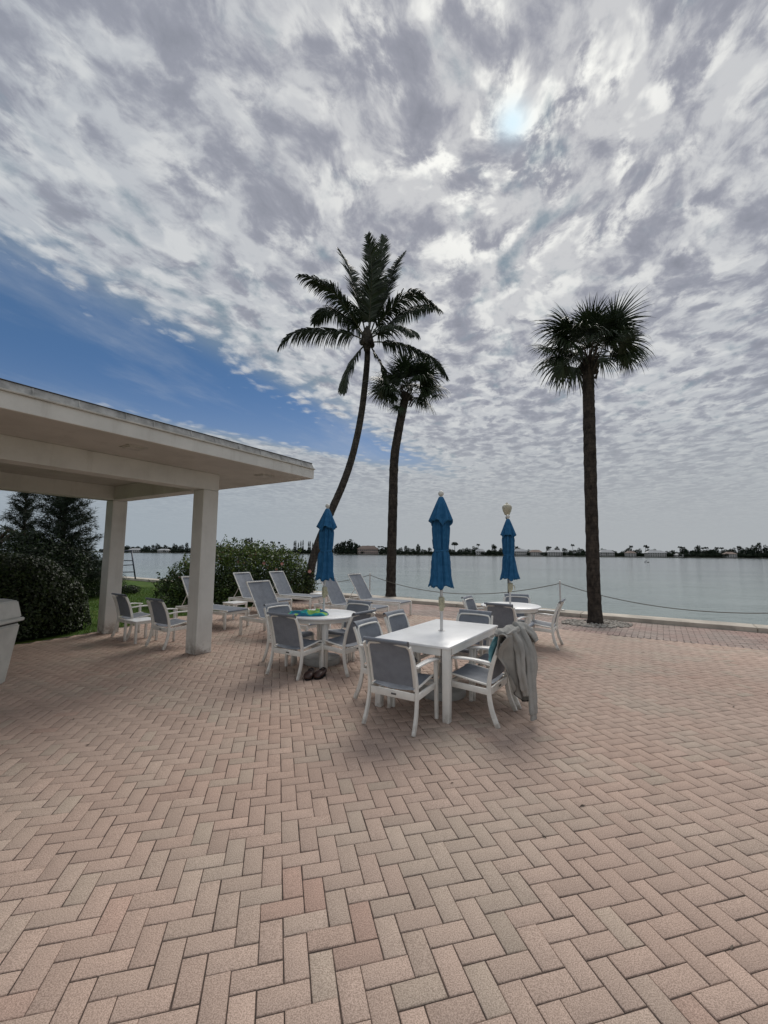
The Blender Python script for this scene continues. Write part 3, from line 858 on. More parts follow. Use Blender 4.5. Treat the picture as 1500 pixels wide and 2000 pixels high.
# ------------------------------------------------------------------ umbrellas
def make_umbrella(loc, label, seed, lean=(0, 0), H=2.42, twist=0.0, flip=1, flare=0.138, top=0.140):
    root = empty('patio_umbrella', loc, 0, label, 'umbrella', 'closed blue patio umbrellas')
    root.rotation_euler = (lean[1], lean[0], twist)
    r_ = random.Random(seed)
    bm = bmesh.new(); lathe(bm, [(0.0, 0.0), (0.275, 0.0), (0.285, 0.012), (0.285, 0.075), (0.275, 0.095), (0.20, 0.110), (0.06, 0.118), (0.055, 0.125), (0.03, 0.13), (0.03, 0.36), (0.0, 0.36)], 56, cap=False)
    smooth_by_angle(from_bm('base', bm, M['base'], root), 50)
    bm = bmesh.new(); sweep(bm, [(0, 0, 0.05), (0, 0, 0.9), (0, 0, 1.6), (0, 0, H-0.06)], circ(0.0185, 16)); smooth_by_angle(from_bm('pole', bm, M['pole'], root), 50)
    # crank box
    bm = bmesh.new(); box(bm, (0, -0.012, 1.085), (0.068, 0.085, 0.135), bevel=0.018)
    box(bm, (0, -0.005, 1.005), (0.050, 0.055, 0.05), bevel=0.01)
    ck = smooth_by_angle(from_bm('crank_box', bm, M['crank'], root), 50)
    bm = bmesh.new(); sweep(bm, [(0.0, -0.055, 1.10), (0.0, -0.080, 1.10), (0.018, -0.086, 1.08), (0.030, -0.086, 1.03)], circ(0.007, 8)); from_bm('crank_handle', bm, M['crank'], ck)
    # canopy body
    zT, zTie, zB = H-0.07, H-0.73, H-1.16
    n = 160; m = 46; rings = []
    ph = [r_.uniform(0, 6.28) for _ in range(6)]
    bm = bmesh.new()
    def keyr(z):
        ks = [(zB, flare), (zB+0.12, flare*0.80), (zTie-0.10, 0.098), (zTie, 0.080), (zTie+0.08, 0.088), (zTie+0.28, 0.094), (zT-0.30, 0.082), (zT-0.10, 0.050), (zT, 0.024)]
        return float(np.interp(z, [k[0] for k in ks], [k[1] for k in ks]))
    for i in range(m):
        t = i/(m-1); z = zT+(zB-zT)*t; R0 = keyr(z)
        fa = 0.24 if z > zTie else 0.24-0.08*(zTie-z)/(zTie-zB)
        ring = []
        for j in range(n):
            a = 2*math.pi*j/n
            aw = a + 0.35*math.sin(2.1*(z-zTie)+ph[0]) + 0.10*math.sin(5*z+ph[1])
            f = 1+fa*(0.55*math.cos(8*aw)+0.35*math.cos(16*aw+ph[2]+1.5*z)+0.30*math.cos(5*aw+ph[3]))
            # overlapping pleat edges: sawtooth
            s_ = ((aw*8/(2*math.pi)) % 1.0); f += fa*0.7*(s_-0.5)
            if abs(z-zTie) < 0.03: f = 1+(f-1)*0.45
            zz = z
            if i >= m-7: zz = z - 0.030*((i-(m-7))/6)*(0.5+0.5*math.cos(8*aw)) + 0.02*math.sin(3*a+ph[4])*((i-(m-7))/6)
            sq = 1+0.10*math.cos(2*(a-ph[5]))
            ring.append(bm.verts.new((R0*f*sq*math.cos(a), R0*f/sq*math.sin(a), zz)))
        rings.append(ring)
    # tuck the hem inwards and up
    ring = [bm.verts.new((v.co.x*0.80, v.co.y*0.80, v.co.z+0.03)) for v in rings[-1]]; rings.append(ring)
    ring = [bm.verts.new((v.co.x*0.3, v.co.y*0.3, v.co.z+0.16)) for v in rings[-1]]; rings.append(ring)
    for i in range(len(rings)-1):
        for j in range(n): bm.faces.new((rings[i][j], rings[i][(j+1) % n], rings[i+1][(j+1) % n], rings[i+1][j]))
    bm.faces.new(rings[0])
    cn = from_bm('canopy', bm, M['canvas'], root, smooth=True)
    # upper vent tier
    bm = bmesh.new(); rings = []; mt = 16; zE = zT-0.30
    corner = [r_.uniform(-0.10, 0.10) for _ in range(8)]
    for i in range(mt):
        t = i/(mt-1); ring = []
        for j in range(n):
            a = 2*math.pi*j/n
            R0 = 0.026+(top-0.026)*t**0.85
            cr_ = abs(math.cos(2*a+ph[0]))                 # four bulging corners
            f = 1+t*(0.24*(cr_-0.6)+0.10*math.cos(8*a+ph[1])+0.06*math.cos(13*a+ph[2]))
            zz = zT+0.01+(zE-zT)*t - t*t*0.065*(1-cr_)*1.0 + 0.012*t*math.cos(8*a+ph[1])
            ring.append(bm.verts.new((R0*f*math.cos(a), R0*f*math.sin(a), zz)))
        rings.append(ring)
    rings.append([bm.verts.new((v.co.x*0.88, v.co.y*0.88, v.co.z+0.012)) for v in rings[-1]])
    rings.append([bm.verts.new((v.co.x*0.60, v.co.y*0.60, v.co.z+0.10)) for v in rings[-1]])
    for i in range(len(rings)-1):
        for j in range(n): bm.faces.new((rings[i][j], rings[i][(j+1) % n], rings[i+1][(j+1) % n], rings[i+1][j]))
    bm.faces.new(rings[0]); from_bm('vent_flap', bm, M['canvas'], root, smooth=True)
    # tie strap
    bm = bmesh.new(); tr = []
    for dz, q in ((-0.011, 0.0), (-0.011, 0.004), (0.011, 0.004), (0.011, 0.0)):
        tr.append([bm.verts.new(((0.089+q)*math.cos(2*math.pi*j/48), (0.089+q)*math.sin(2*math.pi*j/48), zTie+dz+0.012*math.sin(2*math.pi*j/48+1))) for j in range(48)])
    for i in range(3):
        for j in range(48): bm.faces.new((tr[i][j], tr[i][(j+1) % 48], tr[i+1][(j+1) % 48], tr[i+1][j]))
    from_bm('tie_strap', bm, M['canvas'], root, smooth=True)
    # finial
    bm = bmesh.new()
    lathe(bm, [(0.0, H-0.075), (0.026, H-0.075), (0.028, H-0.062), (0.016, H-0.054), (0.016, H-0.048)] + [(0.036*math.sin(math.radians(q)), H-0.018-0.036*math.cos(math.radians(q))) for q in range(26, 181, 14)], 28, cap=False)
    from_bm('finial', bm, M['ball'], root, smooth=True)
    return root
make_umbrella((TC.x, TC.y, 0), 'closed blue umbrella through the long white table, the tallest in view', 3, lean=(0.001, 0), H=2.45)
make_umbrella((-0.94, 6.60, 0), 'closed blue umbrella over the towel table, in front of the leaning coconut palm trunk', 5, lean=(0.018, 0), H=2.44, twist=0.5, flare=0.132)
make_umbrella((2.36, 7.86, 0), 'closed blue umbrella leaning slightly at the right round table, before the lamp globe', 9, lean=(-0.030, 0.0), H=2.40, twist=1.1, flare=0.150, top=0.130)

# ------------------------------------------------------------------ loungers
def make_lounger():
    root = empty('sun_lounger')
    L, W = 1.86, 0.31
    hy = -L/2+0.57                 # hinge
    bm = bmesh.new()
    for s in (-1, 1): box(bm, (s*W, 0, 0.335), (0.030, L-0.09, 0.070), bevel=0.005)
    for y in (-L/2+0.03, L/2-0.03): box(bm, (0, y, 0.335), (2*W-0.032, 0.028, 0.066), bevel=0.005)
    box(bm, (0, hy, 0.325), (2*W-0.032, 0.026, 0.04))
    smooth_by_angle(from_bm('frame', bm, M['frame'], root))
    for s in (-1, 1):
        for y in (-L/2+0.022, L/2-0.022):
            bm = bmesh.new(); box(bm, (s*W, y, 0.185), (0.046, 0.050, 0.368), bevel=0.006); smooth_by_angle(from_bm('leg', bm, M['frame'], root))
    # seat sling with two side tubes
    bm = bmesh.new()
    for s in (-1, 1): sweep(bm, catmull([(s*(W-0.03), hy, 0.388), (s*(W-0.03), 0.5, 0.390), (s*(W-0.03), L/2-0.03, 0.395), (s*(W-0.03), L/2+0.005, 0.375)], 4), circ(0.012, 8))
    smooth_by_angle(from_bm('seat_rail', bm, M['frame'], root))
    def sheet(rows, name):
        bm = bmesh.new(); nx = 7; g_ = []
        for (y, z, hw, sag) in rows:
            g_.append([bm.verts.new((hw*(2*i/(nx-1)-1), y+sag[0]*(1-(2*i/(nx-1)-1)**2), z+sag[1]*(1-(2*i/(nx-1)-1)**2))) for i in range(nx)])
        for a in range(len(g_)-1):
            for i in range(nx-1): bm.faces.new((g_[a][i], g_[a][i+1], g_[a+1][i+1], g_[a+1][i]))
        bmesh.ops.recalc_face_normals(bm, faces=bm.faces); bmesh.ops.solidify(bm, geom=bm.faces[:], thickness=0.003)
        smooth_by_angle(from_bm(name, bm, M['sling'], root), 60)
    sheet([(hy+(L/2-hy-0.02)*i/10, 0.398, W-0.03, (0, -0.012)) for i in range(11)]+[(L/2+0.006, 0.388, W-0.032, (0, 0)), (L/2+0.012, 0.365, W-0.034, (0, 0))], 'seat')
    # raised back: 58 degrees
    a = math.radians(58); bl = 0.80
    def bp(t): return (hy-math.cos(a)*bl*t-0.03*t*t, 0.392+math.sin(a)*bl*t)
    bm = bmesh.new()
    P_ = []
    for s in (-1, 1):
        pts = [(s*(W-0.016), *bp(t)) for t in (0, 0.3, 0.6, 0.9, 1.0)]
        sweep(bm, catmull(pts, 3), circ(0.0145, 8))
    sweep(bm, [(-W+0.016, *bp(0.985)), (W-0.016, *bp(0.985))], circ(0.012, 8))
    smooth_by_angle(from_bm('back_frame', bm, M['frame'], root))
    sheet([(bp(t/12)[0], bp(t/12)[1], W-0.022, (-0.012, -0.008)) for t in range(13)]+[(bp(1.02)[0]-0.006, bp(1.02)[1]+0.002, W-0.022, (0, 0))], 'backrest')
    bm = bmesh.new()
    for s in (-1, 1): sweep(bm, [(s*(W-0.05), *bp(0.45)), (s*(W-0.05), -L/2+0.12, 0.345)], circ(0.009, 8))
    smooth_by_angle(from_bm('support_strut', bm, M['frame'], root))
    return root
LO = [((-4.03, 9.97), 0, 'sun lounger partly behind the front pavilion column'),
      ((-3.50, 12.0), 1, 'sun lounger standing against the flowering shrub, left of the pair there'),
      ((-1.96, 8.41), -1, 'nearest sun lounger, its raised back just behind the towel table'),
      ((-2.72, 12.95), 1, 'sun lounger against the flowering shrub, right of the pair there'),
      ((-0.82, 10.65), 0, 'sun lounger directly behind the umbrella of the towel table'),
      ((-0.18, 11.84), -1, 'sun lounger nearest the seawall, in front of the shorter palm trunk')]
pl = make_lounger()
for i, ((x, y), dd, lab) in enumerate(LO):
    o = pl if i == 0 else copy_tree(pl)
    o.location = (x, y, 0.002); o.rotation_euler = (0, 0, math.radians(-32.5+dd-90))
    tag(o, lab, 'sun lounger', 'white mesh sun loungers on the patio')

# ------------------------------------------------------------------ palms
def trunk_mesh(name, pts, r0, r1, mt, parent, flare=1.25, rough=0.05, seed=1):
    P_ = catmull(pts, 14); n = 26; bm = bmesh.new(); rings = []
    N_ = len(P_)
    for i, p in enumerate(P_):
        tg = (P_[min(i+1, N_-1)]-P_[max(i-1, 0)]).normalized()
        s_ = Vector((1, 0, 0)); s_ = (s_-tg*s_.dot(tg)).normalized(); n_ = tg.cross(s_)
        t = i/(N_-1); r = r0+(r1-r0)*t**0.7
        if t < 0.05: r *= 1+(flare-1)*(1-t/0.05)
        ring = []
        for j in range(n):
            a = 2*math.pi*j/n
            k = 1+rough*mnoise.noise(Vector((math.cos(a)*2+seed, math.sin(a)*2, i*0.55)))*1.6+rough*0.6*((i % 3 == 0)-0.3)
            ring.append(bm.verts.new(p+(s_*math.cos(a)+n_*math.sin(a))*r*k))
        rings.append(ring)
    for i in range(N_-1):
        for j in range(n): bm.faces.new((rings[i][j], rings[i][(j+1) % n], rings[i+1][(j+1) % n], rings[i+1][j]))
    bm.faces.new(rings[0][::-1]); bm.faces.new(rings[-1])
    return from_bm(name, bm, mt, parent, smooth=True)

def tris_obj(name, T, tone, mt, parent):
    v = np.array(T, np.float32).reshape(-1, 3)
    return np_mesh(name, v, np.arange(len(v)).reshape(-1, 3), mt, parent, False, tone)

def coco_frond(parent, pts, half=0.62, seed=0, droop=0.9, both=1.0):
    """pinnate leaf: arching midrib with drooping narrow leaflets on both sides"""
    r_ = random.Random(seed)
    P_ = catmull(pts, 16); N_ = len(P_)
    T = []; tone = []
    cum = [0.0]
    for i in range(1, N_): cum.append(cum[-1]+(P_[i]-P_[i-1]).length)
    L = cum[-1]
    def ptat(s):
        for i in range(1, N_):
            if cum[i] >= s: f = (s-cum[i-1])/max(1e-6, cum[i]-cum[i-1]); return P_[i-1].lerp(P_[i], f), (P_[i]-P_[i-1]).normalized()
        return P_[-1], (P_[-1]-P_[-2]).normalized()
    # midrib
    for i in range(N_-1):
        a, b = P_[i], P_[i+1]; w0 = 0.028*(1-i/N_)+0.005; w1 = 0.028*(1-(i+1)/N_)+0.005
        tg = (b-a).normalized(); sd = tg.cross(Vector((0, 0, 1)));
        if sd.length < 0.1: sd = Vector((1, 0, 0))
        sd.normalize(); u_ = sd.cross(tg)
        for (d0, d1) in ((sd, u_), (u_, -sd), (-sd, -u_), (-u_, sd)):
            T += [a+d0*w0, b+d0*w1, b+d1*w1, a+d0*w0, b+d1*w1, a+d1*w0]; tone += [(0.045, 0.048, 0.018)]*2
    s = L*0.13; step = 0.022
    while s < L*0.995:
        p, tg = ptat(s); t = s/L
        sd = tg.cross(Vector((0, 0, 1)))
        if sd.length < 0.25: sd = sd+Vector((0.5, 0.2, 0))
        sd.normalize(); u_ = sd.cross(tg).normalized()
        ln = 1.18*half*(0.55+0.45*math.sin(math.pi*min(1, 0.12+t*0.95)))*(1.0 if t < 0.86 else 1-0.55*(t-0.86)/0.14)
        for sg in (-1, 1):
            if r_.random() < 0.06: continue
            l = ln*r_.uniform(0.82, 1.12)
            fwd = 0.50+0.75*t
            d = (sd*sg*(1.0)+tg*fwd+u_*r_.uniform(0.05, 0.40)).normalized()
            d = (d+Vector((r_.gauss(0, 0.06), r_.gauss(0, 0.06), r_.gauss(0, 0.06)))).normalized()
            w = 0.033*r_.uniform(0.8, 1.2)
            nrm = d.cross(tg); nrm = nrm.normalized() if nrm.length > 0.05 else u_
            wd = (nrm*r_.uniform(-0.8, 0.8)+d.cross(nrm)).normalized()
            segs = 4; a0 = p; tn = r_.uniform(0.7, 1.3); g = (0.024*tn, 0.038*tn, 0.015*tn)
            cur = p.copy(); prev = (cur-wd*w*0.5, cur+wd*w*0.5); dd = d.copy()
            for k in range(segs):
                f = (k+1)/segs
                dd = (dd+Vector((0, 0, -1))*droop*0.42*f*r_.uniform(0.7, 1.3)).normalized()
                cur = cur+dd*(l/segs); ww = w*(1-f)**0.6 if k < segs-1 else 0.0
                if k < segs-1:
                    nx_ = (cur-wd*ww, cur+wd*ww)
                    T += [prev[0], prev[1], nx_[1], prev[0], nx_[1], nx_[0]]; tone += [g, g]; prev = nx_
                else:
                    T += [prev[0], prev[1], cur]; tone.append(g)
        s += step
    return tris_obj('frond', T, tone, M['palmleaf'], parent)

def build_coconut():
    Y = 15.4
    base = at(600, 1166, Y); base.z = -0.05
    root = empty('coconut_palm', tuple(base), 0, 'tall leaning coconut palm with feathery drooping fronds, the tallest tree', 'palm tree')
    tp = [(600, 1168), (606, 1118), (619, 1068), (645, 1003), (668, 950), (685, 902), (698, 850), (707, 800), (713, 750), (717, 706), (718, 668)]
    def w2l(p): return p-base
    pts = []
    for i, q in enumerate(tp):
        p = w2l(at(q[0], q[1], Y+0.02*i)); pts.append(p)
    pts[0].z = -0.05
    trunk_mesh('trunk', pts, 0.165, 0.110, M['bark_coco'], root, 1.3, 0.03, 3)
    bm = bmesh.new(); c = w2l(at(717, 664, Y))
    lathe(bm, [(0.10, -0.45), (0.15, -0.30), (0.20, -0.12), (0.22, 0.05), (0.20, 0.22), (0.12, 0.42), (0.04, 0.55)], 16, center=c)
    for v in bm.verts: v.co += Vector((rnd.gauss(0, 0.012), rnd.gauss(0, 0.012), rnd.gauss(0, 0.01)))
    from_bm('crown_shaft', bm, M['bark_coco'], root, smooth=True)
    # nuts under the crown
    for (dx, dy, dz) in ((0.16, -0.12, -0.10), (-0.14, -0.16, -0.14), (0.02, -0.22, -0.18), (0.20, 0.08, -0.16), (-0.2, 0.05, -0.08), (-0.05, 0.2, -0.1)):
        bm = bmesh.new(); bmesh.ops.create_icosphere(bm, subdivisions=2, radius=0.10)
        for v in bm.verts: v.co = Vector((v.co.x, v.co.y, v.co.z*1.25))+c+Vector((dx, dy, dz))
        from_bm('coconut', bm, M['bark_coco'], root, smooth=True)
    # fronds: midrib read off the crown outline, each given its own depth
    FRD = [([(719, 655), (723, 600), (726, 540), (724, 498), (717, 458)], -0.5, 0.60, 0.32),
           ([(720, 655), (728, 600), (737, 545), (745, 500), (750, 460)], 0.9, 0.60, 0.32),
           ([(715, 655), (702, 600), (692, 560), (680, 520), (662, 490)], 0.5, 0.66, 0.45),
           ([(714, 660), (690, 622), (655, 575), (625, 552), (584, 537)], -0.9, 0.72, 1.5),
           ([(713, 665), (690, 655), (655, 648), (600, 646), (566, 655), (544, 680)], -0.2, 0.72, 2.2),
           ([(722, 655), (742, 600), (757, 560), (768, 528), (790, 493)], 1.1, 0.58, 0.4),
           ([(722, 660), (748, 622), (780, 588), (815, 575), (840, 590), (860, 606)], -0.7, 0.74, 1.3),
           ([(722, 662), (755, 640), (790, 612), (825, 600), (845, 603)], 0.9, 0.74, 1.6),
           ([(723, 668), (745, 668), (775, 672), (818, 688), (852, 708), (876, 742)], 0.6, 0.52, 1.8),
           ([(714, 672), (700, 688), (686, 712), (674, 742), (669, 768)], -0.6, 0.55, 1.6),
           ([(722, 672), (732, 690), (745, 712), (752, 735), (756, 752)], -0.3, 0.45, 1.6),
           ([(714, 662), (688, 632), (652, 608), (628, 612), (612, 632)], 0.8, 0.74, 1.7),
           ([(721, 664), (740, 650), (765, 640), (795, 642), (812, 655)], -1.6, 0.66, 1.7)]
    for i, (pp, dep, half, dr) in enumerate(FRD):
        n = len(pp); ps = []
        for k, q in enumerate(pp): ps.append(w2l(at(q[0], q[1], Y+dep*(k/(n-1))**1.2*1.3)))
        coco_frond(root, ps, half, 40+i, dr)
build_coconut()

def fan_leaf(T, tone, org, d, petiole, size, r_, droop=0.25):
    """costapalmate fan: petiole then a spray of narrow folded segments"""
    d = d.normalized(); up = Vector((0, 0, 1))
    hub = org+d*petiole+Vector((0, 0, -0.10*petiole))
    mid = org.lerp(hub, 0.5)+Vector((0, 0, 0.05))
    sd = d.cross(up)
    if sd.length < 0.2: sd = Vector((1, 0, 0))
    sd.normalize(); nrm = sd.cross(d).normalized()
    # random roll of the blade
    R_ = Matrix.Rotation(r_.uniform(-0.9, 0.9), 3, d); sd = R_ @ sd; nrm = R_ @ nrm
    for a, b in ((org, mid), (mid, hub)):
        w = 0.013; g = (0.035, 0.045, 0.018)
        for s_ in (sd, nrm):
            T += [a-s_*w, a+s_*w, b+s_*w, a-s_*w, b+s_*w, b-s_*w]; tone += [g, g]
    nseg = 38; spread = math.radians(118)
    for k in range(nseg):
        f = -1+2*k/(nseg-1); a = f*spread
        l = size*(1-0.22*abs(f)**2)*r_.uniform(0.86, 1.08)
        dd = (d*math.cos(a)+sd*math.sin(a)+nrm*(0.12-0.30*abs(f))+Vector((r_.gauss(0, .03), r_.gauss(0, .03), r_.gauss(0, .03)))).normalized()
        wdir = dd.cross(nrm).normalized()
        w = 0.020*size/0.85; tn = r_.uniform(0.7, 1.3); g = (0.024*tn, 0.040*tn, 0.016*tn)
        cur = hub+d*0.0; prev = (cur-wdir*w*0.35, cur+wdir*w*0.35); segs = 5
        for q in range(segs):
            ff = (q+1)/segs
            dd = (dd+Vector((0, 0, -1))*droop*ff*(0.5+0.7*r_.random())).normalized()
            cur = cur+dd*l/segs
            ww = w*(1.0 if ff < 0.5 else (1-ff)/0.5*0.9)
            if q < segs-1:
                nx_ = (cur-wdir*ww+nrm*0.004, cur+wdir*ww)
                T += [prev[0], prev[1], nx_[1], prev[0], nx_[1], nx_[0]]; tone += [g, g]; prev = nx_
            else:
                T += [prev[0], prev[1], cur]; tone.append(g)

def build_sabal(base, tpts, r0, r1, crown_c, R, seed, label, extra=(), nfans=34, zlo=-14):
    r_ = random.Random(seed)
    root = empty('cabbage_palm', tuple(base), 0, label, 'palm tree')
    trunk_mesh('trunk', [p-base for p in tpts], r0, r1, M['bark_sabal'], root, 1.2, 0.05, seed)
    c = crown_c-base
    top = tpts[-1]-base
    # leaf-base boots under the crown
    bm = bmesh.new()
    for k in range(40):
        a = k*2.4; z = -0.55+k*0.018; p = top+Vector((math.cos(a)*r1*1.05, math.sin(a)*r1*1.05, z))
        q = p+Vector((math.cos(a)*0.10, math.sin(a)*0.10, 0.22))
        sweep(bm, [p, p.lerp(q, 0.5)+Vector((0, 0, 0.01)), q], rrect(0.055, 0.018, 0.004), scale=[1, 0.8, 0.4])
    from_bm('leaf_boots', bm, M['bark_sabal'], root)
    ga = math.pi*(3-math.sqrt(5))
    zs = math.sin(math.radians(zlo))
    for i in range(nfans):
        z = 1-(i+0.5)/nfans*(1-zs); rr = math.sqrt(max(0, 1-z*z)); a = i*ga+seed
        d = Vector((rr*math.cos(a), rr*math.sin(a), z)); d = (d+Vector((r_.gauss(0, .08), r_.gauss(0, .08), r_.gauss(0, .06)))).normalized()
        k = r_.uniform(0.74, 1.14)
        T = []; tone = []
        fan_leaf(T, tone, top+Vector((0, 0, 0.30)), d, R*0.46*k, R*0.58*k, r_, 0.20 if z > 0.55 else (0.42 if z > 0.1 else 0.62))
        tris_obj('frond', T, tone, M['palmleaf'], root)
    for (px_, py_, dy, sz) in extra:
        tgt = at(px_, py_, base.y+dy)-base; d = tgt-top
        T = []; tone = []; fan_leaf(T, tone, top, d, d.length, sz, r_, 0.42); tris_obj('frond', T, tone, M['palmleaf'], root)

b3 = at(1163, 1218, 10.45); b3.z = -0.02
t3 = [b3, at(1159, 1130, 10.45), at(1155, 1000, 10.45), at(1152, 880, 10.45), at(1150, 790, 10.45), at(1149, 745, 10.45), at(1150, 700, 10.45)]
build_sabal(b3, t3, 0.160, 0.138, at(1155, 655, 10.45), 1.62, 4, 'straight cabbage palm standing alone at the right, ringed by pebbles at its foot',
            extra=((1072, 672, -0.2, 0.66), (1100, 708, -0.4, 0.62), (1108, 664, 0.5, 0.6), (1222, 690, -0.3, 0.62), (1205, 690, 0.3, 0.6), (1208, 640, -0.6, 0.7), (1120, 690, 0.5, 0.5)))
b2 = at(763, 1170, 15.6); b2.z = -0.02
t2 = [b2, at(764, 1120, 15.6), at(767, 1000, 15.6), at(770, 900, 15.6), at(777, 850, 15.6), at(785, 808, 15.6), at(794, 768, 15.6)]
build_sabal(b2, t2, 0.190, 0.150, at(800, 735, 15.6), 1.66, 8, 'shorter cabbage palm with a bent trunk beside the coconut palm',
            extra=((745, 758, -0.4, 0.6), (778, 790, -0.3, 0.55), (850, 765, -0.3, 0.62), (820, 782, 0.3, 0.5), (750, 730, 0.3, 0.6)), nfans=34)

# ------------------------------------------------------------------ shrubs, hedge, dark trees
def leaves(name, pts, nrm, size, tone, parent, mt, aspect=0.5, jit=0.7):
    """leaf-shaped quads (diamond folded) at pts, facing roughly nrm"""
    n = len(pts); pts = np.asarray(pts); nrm = np.asarray(nrm)+rng.normal(0, jit, (n, 3))
    nrm /= np.linalg.norm(nrm, axis=1, keepdims=True)
    t = rng.normal(0, 1, (n, 3)); t -= (t*nrm).sum(1, keepdims=True)*nrm; t /= np.linalg.norm(t, axis=1, keepdims=True)
    b = np.cross(nrm, t)
    s = (size*rng.uniform(0.6, 1.25, n))[:, None]; w = s*aspect
    v = np.stack([pts-t*s*0.5, pts+b*w*0.5-t*s*0.05+nrm*s*0.10, pts+t*s*0.5, pts-b*w*0.5-t*s*0.05+nrm*s*0.10], 1)
    return np_mesh(name, v.reshape(-1, 3), np.arange(n*4).reshape(-1, 4), mt, parent, False, tone)

def blob_points(blobs, n, shell=0.5):
    """points in the outer part of a union of ellipsoids with a lumpy surface"""
    P_ = []; N_ = []
    vol = np.array([b[3]*b[4]+b[4]*b[5]+b[3]*b[5] for b in blobs]); vol = vol/vol.sum()
    for b, f in zip(blobs, vol):
        k = int(n*f); d = rng.normal(0, 1, (k, 3)); d /= np.linalg.norm(d, axis=1, keepdims=True)
        u = 1-shell*rng.random(k)**1.7
        lump = np.array([1+0.13*mnoise.noise(Vector(q)*2.3+Vector((b[0], b[1], 0)))*1.6+0.07*mnoise.noise(Vector(q)*6.0) for q in d])
        r = np.array(b[3:6]); p = np.array(b[:3])+d*r*(u*lump)[:, None]
        P_.append(p); nn = d/r; N_.append(nn/np.linalg.norm(nn, axis=1, keepdims=True))
    P_ = np.concatenate(P_); N_ = np.concatenate(N_)
    keep = P_[:, 2] > 0.0
    # drop points buried deep inside another blob
    for b in blobs:
        q = ((P_-np.array(b[:3]))/np.array(b[3:6])); keep &= (q**2).sum(1) > 0.22
    return P_[keep], N_[keep]

def tones(n, base, var, P_=None, seed=0, light=None):
    c = np.tile(np.array(base), (n, 1))*(1+rng.normal(0, var, (n, 1)))
    if light is not None:
        m = rng.random(n) < light[1]; c[m] = np.array(light[0])*(1+rng.normal(0, 0.2, (m.sum(), 1)))
    return np.clip(c, 0.002, 1)

def stems(parent, base_pts, top_pts, r, mt):
    bm = bmesh.new()
    for a, b in zip(base_pts, top_pts):
        m_ = Vector(a).lerp(Vector(b), 0.5)+Vector((rnd.gauss(0, .08), rnd.gauss(0, .08), 0))
        sweep(bm, catmull([a, m_, b], 4), circ(r, 6), scale=[1-0.6*i/8 for i in range(9)])
    return from_bm('stems', bm, mt, parent, smooth=True)

# flowering shrub behind the loungers
def build_hibiscus():
    root = empty('flowering_shrub', (-4.8, 14.4, 0), 0, 'large flowering shrub with coral blossoms behind the sun loungers', 'shrub')
    O = Vector((-4.8, 14.4, 0))
    bl = [(-6.70, 13.55, 0.42, 0.62, 0.6, 0.45), (-6.15, 13.5, 0.68, 0.75, 0.7, 0.66), (-5.5, 13.9, 0.95, 0.95, 0.85, 0.80), (-4.9, 14.3, 1.0, 1.0, 0.9, 0.85),
          (-4.3, 14.8, 0.98, 1.0, 0.9, 0.84), (-3.75, 15.1, 0.85, 0.85, 0.8, 0.82), (-3.2, 15.35, 0.65, 0.65, 0.65, 0.70), (-2.95, 15.3, 0.40, 0.55, 0.5, 0.45), (-5.2, 13.9, 0.5, 1.3, 0.9, 0.6), (-4.0, 14.7, 0.45, 1.2, 0.9, 0.55)]
    bl = [(x, y, z*1.10, a, b_, c*1.14) for x, y, z, a, b_, c in bl]
    P_, N_ = blob_points(bl, 36000, 0.55)
    # ragged sprigs poking out
    sp = []; sn = []; st_a = []; st_b = []
    for k in range(170):
        i = rng.integers(len(P_)); 
        if P_[i][2] < 0.7 and rng.random() < 0.6: continue
        d = N_[i]*1.0+np.array([0, 0, 0.7]); d /= np.linalg.norm(d); L = rng.uniform(0.15, 0.42)
        st_a.append(tuple(P_[i]-d*0.25)); st_b.append(tuple(P_[i]+d*L))
        for q in range(16):
            f = rng.random(); sp.append(P_[i]+d*L*f+rng.normal(0, 0.035, 3)); sn.append(rng.normal(0, 1, 3))
    P_ = np.concatenate([P_, sp])-np.array(O); N_ = np.concatenate([N_, sn])
    n = len(P_); tn = tones(n, (0.036, 0.064, 0.016), 0.35, light=((0.085, 0.115, 0.026), 0.25))
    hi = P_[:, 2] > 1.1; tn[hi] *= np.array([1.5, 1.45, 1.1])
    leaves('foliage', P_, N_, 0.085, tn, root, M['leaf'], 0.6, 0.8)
    stems(root, [Vector(a)-O for a in st_a]+[Vector((-6+k*0.35, 13.7+k*0.18, 0))-O for k in range(9)], [Vector(a)-O for a in st_b]+[Vector((-6+k*0.35+rnd.uniform(-.3, .3), 13.6+k*0.18, 1.1))-O for k in range(9)], 0.010, M['bark_pine'])
    fl = [(455, 1076), (468, 1082), (490, 1086), (500, 1082), (466, 1098), (478, 1099), (551, 1101), (436, 1079), (523, 1108), (352, 1128), (540, 1112), (516, 1100), (430, 1090), (605, 1116), (448, 1088), (364, 1100)]
    for k, (x, y) in enumerate(fl):
        Yd = 13.25+ (x-300)/330*1.7 - 0.25 + (0.3 if y < 1090 else 0)
        p = at(x, y, Yd)-O; r = rnd.uniform(0.035, 0.060)
        bm = bmesh.new()
        for q in range(5):
            a = q*2*math.pi/5+k; R_ = Matrix.Rotation(a, 3, 'Y') @ Matrix.Rotation(rnd.uniform(-0.2, 0.2), 3, 'X')
            vs = [bm.verts.new(p+R_ @ Vector(v)) for v in ((0, 0, 0), (-r*0.55, -0.02, r*0.7), (0, -0.03, r*1.15), (r*0.55, -0.02, r*0.7))]
            bm.faces.new(vs)
        from_bm('blossom', bm, M['petal'], root)
build_hibiscus()

